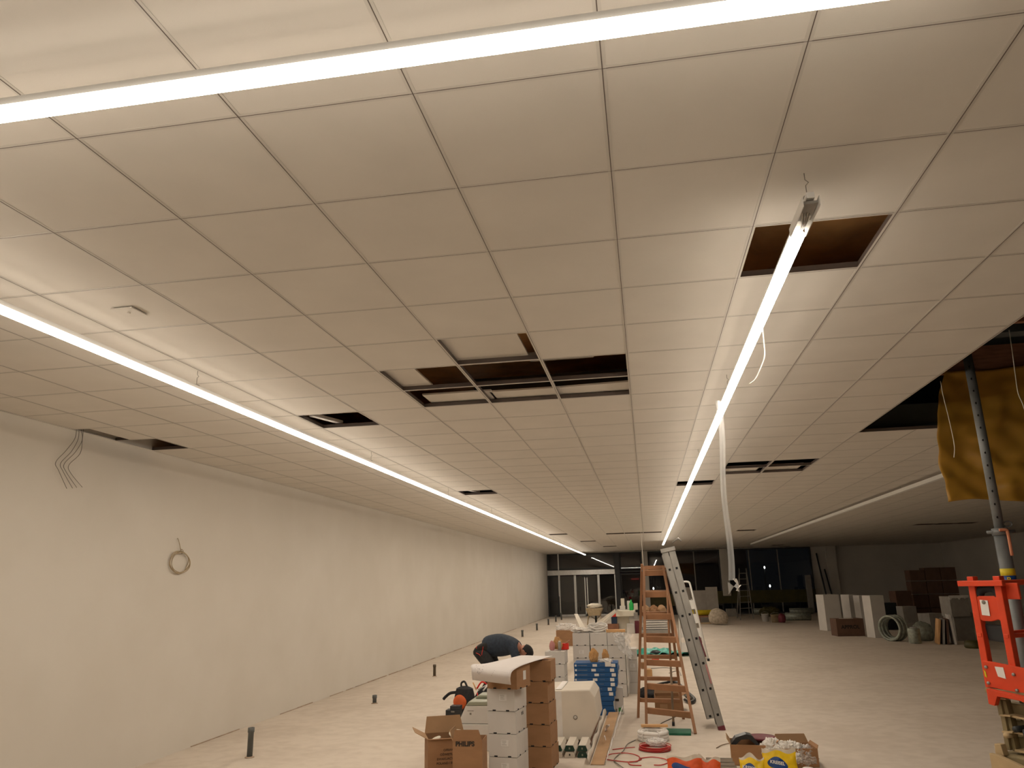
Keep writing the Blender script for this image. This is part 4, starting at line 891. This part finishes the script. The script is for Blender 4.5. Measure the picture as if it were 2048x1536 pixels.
for px, py, m_, lb in ((1531, 1243, 'plastic_white', 'white bucket on floor before the far windows'), (1552, 1245, 'barrow', 'tan bucket right of the white bucket')):
    p = F(px, py); t = thing('bucket', lb, 'bucket', (p.x, p.y, 0)); r_ = 0.15 if px < 1540 else 0.19
    MB().lathe([(r_*.8, 0), (r_, 0.30), (r_*1.05, 0.30), (r_*0.95, 0.29), (r_*.75, 0.02)], m_, 20).build('pail', t)
    MB().tube([(r_*math.cos(a), 0, 0.28+0.10*math.sin(a)) for a in [math.pi*k/14 for k in range(15)]], 0.008, 'alu_dull', 6).build('bail_handle', t)
p = F(1565, 1246); tag(MB().blob((0, 0, 0.16), (0.3, 0.35, 0.42), 'maroon', 0.2, 1.5, 4, 3, True, True).build('red_sack', loc=(p.x, p.y, 0)), 'dull red slumped sack right of the tan bucket', 'sack')
for q, (pa, pb, py, r_, lb) in enumerate(((1572, 1625, 1241, 0.16, 'thick wrapped roll lying along the far window foot, nearer'), (1508, 1545, 1229, 0.15, 'dim wrapped roll lying left of the buckets'), (1580, 1630, 1229, 0.15, 'shiny wrapped roll behind the nearer thick roll'))):
    a, b = F(pa, py), F(pb, py); tag(MB().tube([a+Vector((0, 0, r_)), Vector((b.x, a.y, r_))], r_, 'grey_roll', 14).build('wrapped_roll'), lb, 'roll')
p = F(1540, 1234); tag(MB().blob((0, 0, 0.2), (0.9, 0.5, 0.5), 'olive_film', 0.25, 2, 9, 4).build('rubbish_heap', loc=(p.x, p.y, 0), ), 'dim heap of rags behind the buckets', 'heap')
# tall thing by the right end of glazing
blk('wall_cabinet', 'pale narrow panel stack near the right end of the windows', 1616, 1626, 1150, 1190, YB-1.2, 0.3, 'grey_box', 'panel', 0)
for px, lb in ((1655, 'thin dark upright pole against the dim right back wall, left one'), (1668, 'slightly thicker dark pole against dim right back wall, right one')):
    p = P(px, 1200, YB-0.6); tag(MB().cyl((p.x, YB-0.9, 0), (p.x-0.15, YB-0.08, 2.9 if px < 1660 else 2.1), 0.04, 'frame_dark', 8).build('upright_pole'), lb, 'pole')

# ================================================================ dim right-hand store
def tall(label, px, py, Ht, wd, dp, yaw, m='card_white', nm='white_carton', notch=False):
    p = F(px, py); return carton(label, p.x, p.y, 0, wd, dp, Ht, m, yaw, notch=notch, name=nm)
tall('tall white carton at far left of the dim right group', 1655, 1262, 1.15, 0.55, 0.55, 14)
p = F(1640, 1258)
tall('tall white carton behind the dark carton, left one', 1706, 1258, 1.12, 0.3, 0.5, 18)
tall('tall white carton behind the dark carton, right one', 1727, 1260, 1.10, 0.3, 0.4, 14)
tall('tall white carton right of the dark carton, nearest and largest', 1751, 1276, 1.17, 0.42, 0.42, 16)
t = tall('long dark brown carton with black lettering on floor in front', 1676, 1273, 0.50, 0.80, 0.55, 6, 'card_dark')
lettering('APPROL', 0.15, t, (0, -0.277, 0.26), (R(90), 0, 0), 'black_hole', bold=0.002)
blk('foam_offcut', 'flat pale offcut lying on the long dark carton', 1680, 1708, 1239, 1241.5, F(1676, 1273).y+0.15, 0.2, 'card_cream', 'offcut', 0.502)
def duct_roll(px, py, R_, wd, m, lb, yaw):
    p = F(px, py); t = thing('duct_roll', lb, 'roll', (p.x, p.y, 0), R(yaw)); mb = MB()
    for q in range(5): mb.tube([(-wd/2+wd*q/4, (R_-0.03*(q % 2))*math.cos(a), R_+0.03+(R_-0.03*(q % 2))*math.sin(a)) for a in [2*math.pi*k/28 for k in range(28)]], 0.035, m, 8, True)
    mb.build('coil', t); return t
duct_roll(1790, 1282, 0.31, 0.30, 'grey_roll', 'large coil of flexible duct standing on edge on floor', 38)
tag(MB().cyl((0, 0, 0.001), (0, 0, 0.38), 0.15, 'grey_roll', 18).cyl((0, 0, 0.38), (0, 0, 0.41), 0.09, 'alu', 14).build('foil_roll', loc=(*F(1831, 1287).xy, 0), bevel=0.02), 'shiny upright wrapped roll between coil and green box', 'roll')
tag(MB().blob((0, 0, 0.2), (0.55, 0.5, 0.6), 'grey_roll', 0.12, 2, 4, 4, True, True).build('foil_bundle', loc=(*F(1848, 1281).xy, 0)), 'wrapped greenish bundle behind the upright shiny roll', 'bundle')
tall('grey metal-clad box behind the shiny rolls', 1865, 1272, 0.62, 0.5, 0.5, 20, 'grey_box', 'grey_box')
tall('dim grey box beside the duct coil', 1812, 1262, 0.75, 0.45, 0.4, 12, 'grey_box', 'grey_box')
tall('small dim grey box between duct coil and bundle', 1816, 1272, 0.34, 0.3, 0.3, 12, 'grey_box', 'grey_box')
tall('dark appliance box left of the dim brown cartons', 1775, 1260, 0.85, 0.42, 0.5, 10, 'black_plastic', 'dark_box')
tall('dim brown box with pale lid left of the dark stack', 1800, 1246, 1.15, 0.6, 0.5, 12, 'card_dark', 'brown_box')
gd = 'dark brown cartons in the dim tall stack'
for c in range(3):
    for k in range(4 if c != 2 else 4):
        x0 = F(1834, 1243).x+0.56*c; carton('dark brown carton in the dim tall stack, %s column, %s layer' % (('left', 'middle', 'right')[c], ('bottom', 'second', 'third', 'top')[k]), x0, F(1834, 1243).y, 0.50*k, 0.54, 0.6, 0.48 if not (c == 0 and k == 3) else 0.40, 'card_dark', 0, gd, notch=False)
for px, lean, m_, lb in ((1882, 10, 'wood_pale', 'leftmost, pale'), (1892, 8, 'grey_box', 'second from the left'), (1901, 6, 'card_dark', 'third, dark'), (1916, -3, 'card_white', 'rightmost, with white edge')):
    p = F(px, 1289); Lh = 0.62 if px < 1910 else 0.72
    o = MB().box((0, 0, Lh/2), (0.05, 0.6, Lh), m_).build('leaning_board', loc=(p.x, p.y+0.25, 0.004)); o.rotation_euler = (0, R(lean), R(-12)); tag(o, 'board standing on edge in the dim right group, '+lb, 'board')
t = tall('grey carton stack with torn white wrap behind the leaning boards', 1915, 1282, 0.62, 0.5, 0.5, 10, 'grey_box', 'grey_box')
carton('upper grey carton with torn white wrap behind the leaning boards', *F(1913, 1283).xy, 0.625, 0.5, 0.5, 0.52, 'grey_box', 10, notch=False)
p = F(1913, 1283); tag(MB().surf(lambda u, v: (p.x-0.02+0.55*u, p.y-0.03+0.12*u, 1.17-(0.07+0.10*max(0, noise.noise(Vector((u*7, 0, 0)))))*v), 30, 4, 'plastic_white').build('torn_wrap', solid=0.006), 'torn strip of white wrap on the top edge of grey carton', 'wrap')
tag(MB().lathe([(0.2, 0), (0.22, 0.03), (0.2, 0.16), (0.12, 0.18)], 'olive_film', 20, closed_top=True).build('floor_coil', loc=(*F(1950, 1296).xy, 0)), 'dim round coil on floor beside the orange lift', 'coil')

# ================================================================ worker bending over
def skin_mesh(name, verts, edges, m, parent=None, sub=2, root=0):
    me = bpy.data.meshes.new(name); me.from_pydata([v[:3] for v in verts], edges, [])
    o = bpy.data.objects.new(name, me); COL.objects.link(o)
    k = o.modifiers.new('skin', 'SKIN'); s = o.modifiers.new('sub', 'SUBSURF'); s.levels = sub; s.render_levels = sub
    for i, v in enumerate(verts):
        r = v[3] if hasattr(v[3], '__len__') else (v[3], v[3])
        me.skin_vertices[0].data[i].radius = r; me.skin_vertices[0].data[i].use_root = (i == root)
    k.use_smooth_shade = True
    bpy.context.view_layer.update()
    me2 = bpy.data.meshes.new_from_object(o.evaluated_get(bpy.context.evaluated_depsgraph_get()))
    bpy.data.objects.remove(o)
    me2.materials.clear(); me2.materials.append(MT[m])
    for f in me2.polygons: f.use_smooth = True
    o = bpy.data.objects.new(name, me2); COL.objects.link(o)
    if parent: o.parent = parent
    return o
PX, PY = -2.56, 11.95
pr = thing('person', 'person in dark blue sweater and black trousers bending over, head down', 'person', (PX, PY, 0))
# local coordinates: facing +x
def arm(s):
    y = s
    return [(0.50, y*0.20, 0.80, 0.062), (0.55, y*0.25, 0.66, 0.050), (0.57, y*0.26, 0.52, 0.043), (0.63, y*0.20, 0.40, 0.037), (0.68, y*0.15, 0.29, 0.027), (0.70, y*0.14, 0.235, 0.032)]
V = [(0.0, 0, 0.78, 0.075), (0.14, 0, 0.83, 0.09), (0.30, 0, 0.865, 0.11), (0.44, 0, 0.83, 0.11), (0.545, 0, 0.79, 0.062), (0.60, 0, 0.765, 0.055)]
Ed = [(0, 1), (1, 2), (2, 3), (3, 4), (4, 5)]
def addchain(V, Ed, base, ch):
    prev = base
    for c in ch:
        V.append(c); Ed.append((prev, len(V)-1)); prev = len(V)-1
    return prev
hands = []
for s in (-1, 1): hands.append(addchain(V, Ed, 3, arm(s)))
legs = lambda s: [(-0.03, s*0.10, 0.74, 0.082), (0.08, s*0.13, 0.61, 0.082), (0.19, s*0.155, 0.47, 0.062), (0.10, s*0.16, 0.27, 0.055), (-0.02, s*0.16, 0.09, 0.040), (0.03, s*0.165, 0.05, 0.042), (0.13, s*0.17, 0.03, 0.032)]
for s in (-1, 1): addchain(V, Ed, 0, legs(s))
skin_mesh('body', V, Ed, 'skin', pr)
# fingers as children of the hands
for s in (-1, 1):
    hx, hy, hz = 0.70, s*0.14, 0.22
    for q in range(5):
        if q < 4:
            ln = (0.068, 0.078, 0.072, 0.055)[q]; o = (q-1.5)*0.020
            pts = [(hx+o, hy, hz-0.01), (hx+o*1.15+0.004, hy-s*0.004, hz-0.035), (hx+o*1.2+0.004, hy-s*0.018, hz-0.035-ln*0.5), (hx+o*1.2, hy-s*0.036, hz-0.035-ln*0.8)]
        else:
            pts = [(hx-0.02, hy-s*0.01, hz+0.01), (hx-0.035, hy-s*0.03, hz-0.015), (hx-0.03, hy-s*0.045, hz-0.045)]
        MB().tube(spline(pts, 4), [0.0088-0.0022*i/((len(pts)-1)*4) for i in range((len(pts)-1)*4+1)], 'skin', 8).build('finger', pr)
# head: skull, face, ear, hair as one head piece with features
hd = Matrix.Rotation(R(128), 4, 'Y')
hd = Matrix.Translation((0.665, -0.01, 0.735)) @ Matrix.Rotation(R(-12), 4, 'Z') @ Matrix.Rotation(R(128), 4, 'Y')   # local up -> down-forward
def hpt(p): return hd @ Vector(p)
n0 = MB(); bmh = n0
# head in own frame: up = z, face = +x before rotation... the face looks down after rotation
def headshape(p):
    x, y, z = p
    r = Vector((x*0.092, y*0.075, z*0.112))
    if z < 0: r.y *= 1-0.28*(-z); r.x = r.x*(1-0.10*(-z))+0.012*(-z)
    return r
g_ = bmesh.ops.create_icosphere(bmh.bm, subdivisions=4, radius=1)
for v in g_['verts']:
    p = headshape(v.co); a = v.co
    # brow, eye sockets, nose, mouth, chin
    if a.x > 0.3:
        nd = math.exp(-((a.y/0.14)**2+((a.z+0.12)/0.24)**2)); p.x += 0.024*nd
        for s in (-1, 1): p.x -= 0.010*math.exp(-(((a.y-s*0.36)/0.16)**2+((a.z-0.08)/0.12)**2))
        p.x += 0.006*math.exp(-((a.y/0.25)**2+((a.z+0.50)/0.07)**2))
        p.x += 0.010*math.exp(-((a.y/0.3)**2+((a.z+0.85)/0.15)**2))
    v.co = p
bmh._fin(0, 'skin', True)
head = bmh.build('head', pr); head.matrix_local = hd
hr = MB(); g_ = bmesh.ops.create_icosphere(hr.bm, subdivisions=4, radius=1)
kill = []
for v in g_['verts']:
    a = v.co.copy(); p = headshape(a)*1.10; p += p.normalized()*0.004*noise.noise(a*6)
    if a.z < 0.28 and a.x > -0.05: kill.append(v)
    elif a.z < -0.45: kill.append(v)
    v.co = p
bmesh.ops.delete(hr.bm, geom=kill, context='VERTS'); hr._fin(0, 'hair', True)
ho = hr.build('hair', head, solid=0.008)
for s in (-1, 1):
    MB().blob((-0.005, s*0.078, -0.005), (0.030, 0.014, 0.060), 'skin', 0.05, 1, 2, 2, False, True).build('ear', head)
    MB().blob((0.080, s*0.028, 0.010), (0.014, 0.022, 0.010), 'ink', 0.0, 1, 2, 2, False, True).build('eye', head)
MB().blob((0.088, 0, -0.058), (0.010, 0.044, 0.012), 'pink', 0.0, 1, 2, 2, False, True).build('mouth', head)
# sweater
VS = [(-0.03, 0, 0.79, (0.155, 0.165)), (0.15, 0, 0.825, (0.175, 0.175)), (0.30, 0, 0.83, (0.185, 0.195)), (0.43, 0, 0.80, (0.175, 0.20)), (0.53, 0, 0.785, 0.085)]
ES = [(0, 1), (1, 2), (2, 3), (3, 4)]
for s in (-1, 1): addchain(VS, ES, 3, [(c[0], c[1], c[2], c[3]*1.28) for c in arm(s)[:4]]+[(0.665, s*0.165, 0.33, 0.042)])
skin_mesh('sweater', VS, ES, 'navy_wool', pr)
VT = [(0.16, 0, 0.82, (0.12, 0.13)), (0.0, 0, 0.785, (0.165, 0.175))]
ET = [(0, 1)]
for s in (-1, 1): addchain(VT, ET, 1, [(c[0], c[1], c[2], c[3]*k_) for c, k_ in zip(legs(s)[:4], (1.55, 1.35, 1.3, 1.25))]+[(-0.03, s*0.16, 0.10, 0.062)])
tr_ = skin_mesh('trousers', VT, ET, 'trouser', pr)
for s in (-1, 1):
    MB().tube(spline([(-0.06, s*0.16, 0.115), (0.0, s*0.165, 0.07), (0.10, s*0.17, 0.045), (0.16, s*0.172, 0.035)], 4), [0.045, 0.046, 0.046, 0.046, 0.045, 0.044, 0.043, 0.042, 0.040, 0.038, 0.034, 0.030, 0.024], 'black_plastic', 10).box((0.045, s*0.168, 0.010), (0.25, 0.085, 0.018), 'black_plastic').build('shoe', pr)
# red piping on the trousers: follows the cloth surface
bpy.context.view_layer.update()
for pts in ([(-0.07, .88), (-0.08, .83), (-0.075, .79)], [(0.035, .82), (0.025, .77), (0.02, .70)], [(-0.075, .73), (-0.03, .715), (0.0, .69)]):
    q = []
    for x, z in spline([(a, 0, b) for a, b in pts], 5) and [(v.x, v.z) for v in spline([(a, 0, b) for a, b in pts], 5)]:
        ok, loc, nrm, _ = tr_.ray_cast(Vector((x, -1, z)), Vector((0, 1, 0)))
        if ok: q.append(loc+Vector((0, -0.003, 0)))
    if len(q) > 2: MB().tube(q, 0.0042, 'red_plastic', 6).build('red_piping', tr_)

# ================================================================ scissor lift and steel prop, right edge
LAN = R(-56); o_l = P(1952, 1240, 5.55); LX, LY = o_l.x, o_l.y
sl = thing('scissor_lift', 'orange framed scissor lift with folded cream scissor stack at right edge', 'lift', (LX, LY, 0), LAN)
xa_, ya_ = Vector((math.cos(LAN), math.sin(LAN), 0)), Vector((-math.sin(LAN), math.cos(LAN), 0))
def lp(px, py, off=0.0):
    """photo point on the lift's end plane -> local x, z"""
    d = ray(px, py); O = Vector((LX, LY, 0))+ya_*off
    t = (O-Vector((0, 0, CAMZ))).dot(ya_)/d.dot(ya_); q = Vector((0, 0, CAMZ))+d*t-O
    return q.dot(xa_), q.z
def lpoly(pts, off, th, m, mb=None):
    return (mb or MB()).prism([lp(x, y, off) for x, y in pts], th, m, 'y', off)
mb = MB()
(ax1, az1), (ax2, az2) = lp(1941, 1153), lp(1968, 1322); (bx1, bz1), (bx2, bz2) = lp(1993, 1151), lp(2025, 1340)
UX1, UX2 = (ax1+ax2)/2, (bx1+bx2)/2; ZT = az1; ZD = lp(1970, 1375)[1]
for ux in (UX1, UX2, ): mb.box((ux, 0.02, (ZT+ZD)/2), (0.045, 0.05, ZT-ZD), 'orange_paint')
r0_, zr_ = lp(1922, 1167); r1_, _ = lp(2012, 1167)
mb.box(((r0_+r1_)/2, -0.02, zr_), (r1_-r0_, 0.035, 0.036), 'orange_paint')
for yy, zz_ in ((0.9, ZT), (1.7, ZT)):
    for ux in (UX1, UX2): mb.box((ux, yy, (zz_+ZD)/2), (0.04, 0.04, zz_-ZD), 'orange_paint')
for ux in (UX1, UX2): mb.box((ux, 0.85, zr_), (0.035, 1.72, 0.032), 'orange_paint').box((ux, 0.85, (zr_+ZD)/2), (0.03, 1.72, 0.025), 'orange_paint')
mb.box(((UX1+UX2)/2, 1.7, zr_), (UX2-UX1, 0.035, 0.032), 'orange_paint')
mb.box((UX2+0.05, 0.05, zr_-0.05), (0.10, 0.02, 0.10), 'orange_paint')
mb.build('guard_rail', sl, bevel=0.004)
lpoly([(1948, 1196), (1957, 1192), (1986, 1192), (1996, 1197), (2004, 1243), (1996, 1239), (1983, 1243), (1966, 1242), (1955, 1236)], 0.0, 0.02, 'orange_paint').build('control_panel', sl, bevel=0.004)
lpoly([(1959, 1199.5), (1975, 1201), (1980, 1232), (1964, 1230)], -0.006, 0.003, 'label').build('rating_plate', sl)
ex, ez = lp(1967.5, 1204.5, -0.006); MB().cyl((ex, -0.0085, ez), (ex, -0.0065, ez), 0.013, 'wire_grey', 14).build('round_emblem', sl)
hp = [lp(*q) for q in ((1951, 1195), (1956, 1181), (1968, 1176), (1983, 1178), (1993, 1190), (1996, 1197))]
MB().tube(spline([(a, 0.03, c) for a, c in hp], 5), 0.028, 'black_cloth', 10).build('hose_loop', sl)
lpoly([(1967, 1247), (2004, 1251), (2013, 1287), (1976, 1281)], 0.03, 0.10, 'black_plastic').build('control_box', sl, bevel=0.012)
lpoly([(1963.5, 1321), (1985, 1324), (2060, 1339), (2066, 1392), (1974, 1373)], -0.02, 0.02, 'orange_paint').build('kick_plate', sl, bevel=0.003)
lpoly([(1972, 1377), (2070, 1399), (2070, 1416), (2040, 1402), (1994, 1393), (1989, 1412), (1977, 1408)], -0.06, 0.04, 'orange_paint').build('deck_edge', sl, bevel=0.003)
lpoly([(1989, 1333), (2006, 1335), (2012, 1358), (1996, 1353)], -0.024, 0.003, 'label').build('white_sticker', sl)
lpoly([(1967, 1339), (1971, 1343), (1974, 1355), (1970, 1353)], -0.024, 0.003, 'yellow').build('yellow_sticker', sl)
for q in ((1973, 1334), (1978, 1366), (2028, 1349), (2035, 1381)):
    bx_, bz_ = lp(*q, -0.02); MB().cyl((bx_, -0.03, bz_), (bx_, -0.02, bz_), 0.010, 'alu_dull', 8).build('bolt', sl)
zk = lp(1974, 1373)[1]; SX0 = lp(2006, 1450)[0]; WL_ = 0.80
MB().box((UX1+WL_/2-0.02, 0.9, zk-0.02), (WL_, 1.84, 0.03), 'scissor_paint').build('platform_deck', sl, bevel=0.004)
zb_ = lp(1992, 1492)[1]; nst = 5; dz_ = (zk-0.09-zb_)/nst
for k in range(nst):
    z0 = zb_+dz_*k
    for xo in (SX0, SX0+WL_-0.25):
        MB().bar((xo, 0.14, z0), (xo, 1.75, z0+dz_*0.8), 0.04, 0.05, 'scissor_paint', (1, 0, 0)).bar((xo+0.06, 0.14, z0+dz_*0.8), (xo+0.06, 1.75, z0), 0.04, 0.05, 'scissor_paint', (1, 0, 0)).build('scissor_arm', sl, bevel=0.003)
    MB().cyl((SX0-0.02, 0.16, z0+dz_*0.5), (SX0+WL_-0.12, 0.02, z0+dz_*0.5), 0.02, 'scissor_paint', 12).build('cross_tube', sl)
for k, (ya2, yb2) in enumerate(((1397, 1430), (1431, 1463), (1464, 1500))):
    x0 = 1991+(ya2-1397)*0.19+(0, 3, 1)[k]; x1 = x0+(yb2-ya2)*0.19
    lpoly([(x0, ya2), (x0+9, ya2+1), (x1+9, yb2+1), (x1, yb2)], 0.0, 0.05, 'scissor_paint').build('scissor_arm', sl, bevel=0.002)
    lpoly([(x0+13, ya2+3), (x0+20, ya2+4), (x1+22, yb2+4), (x1+14, yb2+2)], 0.02, 0.05, 'scissor_paint').build('scissor_arm', sl, bevel=0.002)
    lpoly([(x0-1, ya2-2), (x0+20, ya2), (x0+20, ya2+3), (x0-1, ya2+1)], -0.02, 0.06, 'plywood').build('spacer', sl)
    lpoly([(x0+21, ya2+8), (x0+64, ya2+15), (x1+66, yb2+10), (x1+22, yb2)], 0.07, 0.02, 'scissor_paint').build('pivot_plate', sl, bevel=0.002)
    lpoly([(x1+18, yb2-1), (x1+64, yb2+9), (x1+64, yb2+13), (x1+18, yb2+3)], 0.0, 0.09, 'plywood').build('spacer', sl)
for q in ((2036, 1458), (2018, 1470)):
    ex, ez = lp(*q); MB().cyl((ex, -0.03, ez), (ex, 0.06, ez), 0.018, 'black_plastic' if q[0] > 2030 else 'plywood', 12).build('pivot_pin', sl)
MB().cyl((SX0+0.16, -0.05, zb_+0.10), (SX0+0.50, 0.1, zb_+0.16), 0.035, 'black_plastic', 14).build('hydraulic_ram', sl)
MB().box((UX1+WL_/2, 0.9, zb_/2+0.02), (WL_, 1.9, zb_-0.10), 'scissor_paint').build('chassis', sl, bevel=0.01)
lpoly([(1978, 1506), (1996, 1511), (2058, 1540), (2064, 1580), (1984, 1541)], -0.12, 0.03, 'plywood').build('front_board', sl, bevel=0.003)
lpoly([(1988, 1487), (2001, 1489), (2008, 1512), (1991, 1509)], -0.08, 0.05, 'plywood').build('timber_block', sl, bevel=0.003)
for sx in (UX1+0.05, UX1+WL_-0.05):
    for sy in (0.2, 1.6): MB().cyl((sx-0.05, sy, 0.16), (sx+0.05, sy, 0.16), 0.16, 'black_plastic', 20).build('wheel', sl, bevel=0.01)
pp = thing('steel_prop', 'grey perforated steel prop rising from behind the lift into ceiling opening', 'prop', (2.605, 6.2, 0.0))
hm = MB().cyl((0, 0, 1.8), (0, 0, 3.535), 0.033, 'steel_prop', 20).box((0, 0, 3.538), (0.14, 0.14, 0.008), 'steel_prop')
for k in range(15): hm.cyl((-0.012, -0.0325, 2.127+0.097*k), (-0.013, -0.0290, 2.127+0.097*k), 0.0085, 'black_hole', 10)
hm.build('inner_tube', pp)
MB().cyl((0, 0, 0.0), (0, 0, 2.02), 0.047, 'steel_prop', 20).box((0, 0, 0.004), (0.16, 0.16, 0.008), 'steel_prop').build('outer_tube', pp)
Z0_ = 0.987
MB().cyl((0, 0, Z0_+1.01), (0, 0, Z0_+1.06), 0.056, 'steel_prop', 20).cyl((-0.09, 0, Z0_+1.035), (0.10, 0, Z0_+1.035), 0.012, 'steel_prop', 10).tube([(0.06+0.03*math.cos(a), 0, Z0_+1.09+0.02*math.sin(a)) for a in [2*math.pi*k/16 for k in range(16)]], 0.006, 'steel_prop', 6, True).build('collar_nut', pp)
MB().tube(spline([(-0.03, -0.06, Z0_+1.045), (0.01, -0.065, Z0_+1.045), (0.022, -0.065, Z0_+1.02), (0.022, -0.065, Z0_+0.86)], 5), 0.011, 'copper_pin', 8).build('locking_pin', pp)
MB().cyl((0, 0, Z0_+0.72), (0, 0, Z0_+0.77), 0.0485, 'yellow', 20).cyl((0, 0, Z0_+0.64), (0, 0, Z0_+0.72), 0.0485, 'blue_print', 20).cyl((0, 0, Z0_+0.59), (0, 0, Z0_+0.64), 0.0485, 'maroon', 20).build('coloured_sticker', pp)
lettering('B', 0.05, pp, (-0.02, -0.0485, Z0_+0.69), (R(90), 0, R(-20)), 'yellow', bold=0.001)
lettering('10', 0.03, pp, (-0.012, -0.0492, Z0_+0.615), (R(90), 0, R(-14)), 'label')
# timber framing and film in the big ceiling hole
def beam(lb, a, b, wd, h, m='timber'): tag(MB().bar(a, b, wd, h, m).build('roof_beam'), lb, 'beam')
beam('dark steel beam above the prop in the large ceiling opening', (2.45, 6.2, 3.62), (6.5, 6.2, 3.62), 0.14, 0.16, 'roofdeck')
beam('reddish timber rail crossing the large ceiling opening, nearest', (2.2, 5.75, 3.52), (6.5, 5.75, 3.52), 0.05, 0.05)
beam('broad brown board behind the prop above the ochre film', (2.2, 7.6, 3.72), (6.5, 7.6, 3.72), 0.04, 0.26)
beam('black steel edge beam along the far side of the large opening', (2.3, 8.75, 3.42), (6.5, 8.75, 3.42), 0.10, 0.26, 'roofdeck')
def film(u, v):
    x0 = 2.93-0.20*math.sin(min(1, u*1.15)*math.pi*0.62)+0.02*u; x1 = 4.6
    z = 3.6-u*1.235-(0.12 if v > 0.42 else 0)*u*min(1, (v-0.42)*6 if v > 0.42 else 0)+0.02*math.sin(v*13)*u
    return (x0+(x1-x0)*v, 7.5+0.05*noise.noise(Vector((u*3, v*6, 0)))+0.025*noise.noise(Vector((u*9, v*12, 4)))*(1+u)+0.03*math.sin(v*9), z)
tag(MB().surf(film, 50, 60, 'ochre_film').build('ochre_film', solid=0.0015), 'ochre translucent film hanging from the large ceiling opening behind prop', 'film')
for pts, lb in (([(1881, 762, 6.6), (1886, 790, 6.6), (1896, 830, 6.6), (1905, 870, 6.6), (1909, 895, 6.6), (1908, 915, 6.6)], 'thin pale wire hanging in front of the ochre film, left of prop'),
                ([(2018, 660, 5.9), (2024, 700, 5.9), (2030, 745, 5.9), (2036, 785, 5.9), (2046, 810, 5.9), (2058, 850, 5.9)], 'thin pale wire hanging right of the prop at frame edge')):
    cable('hanging_wire', [P(*p) for p in pts], 0.003, 'wire_white', lb, 'wire')
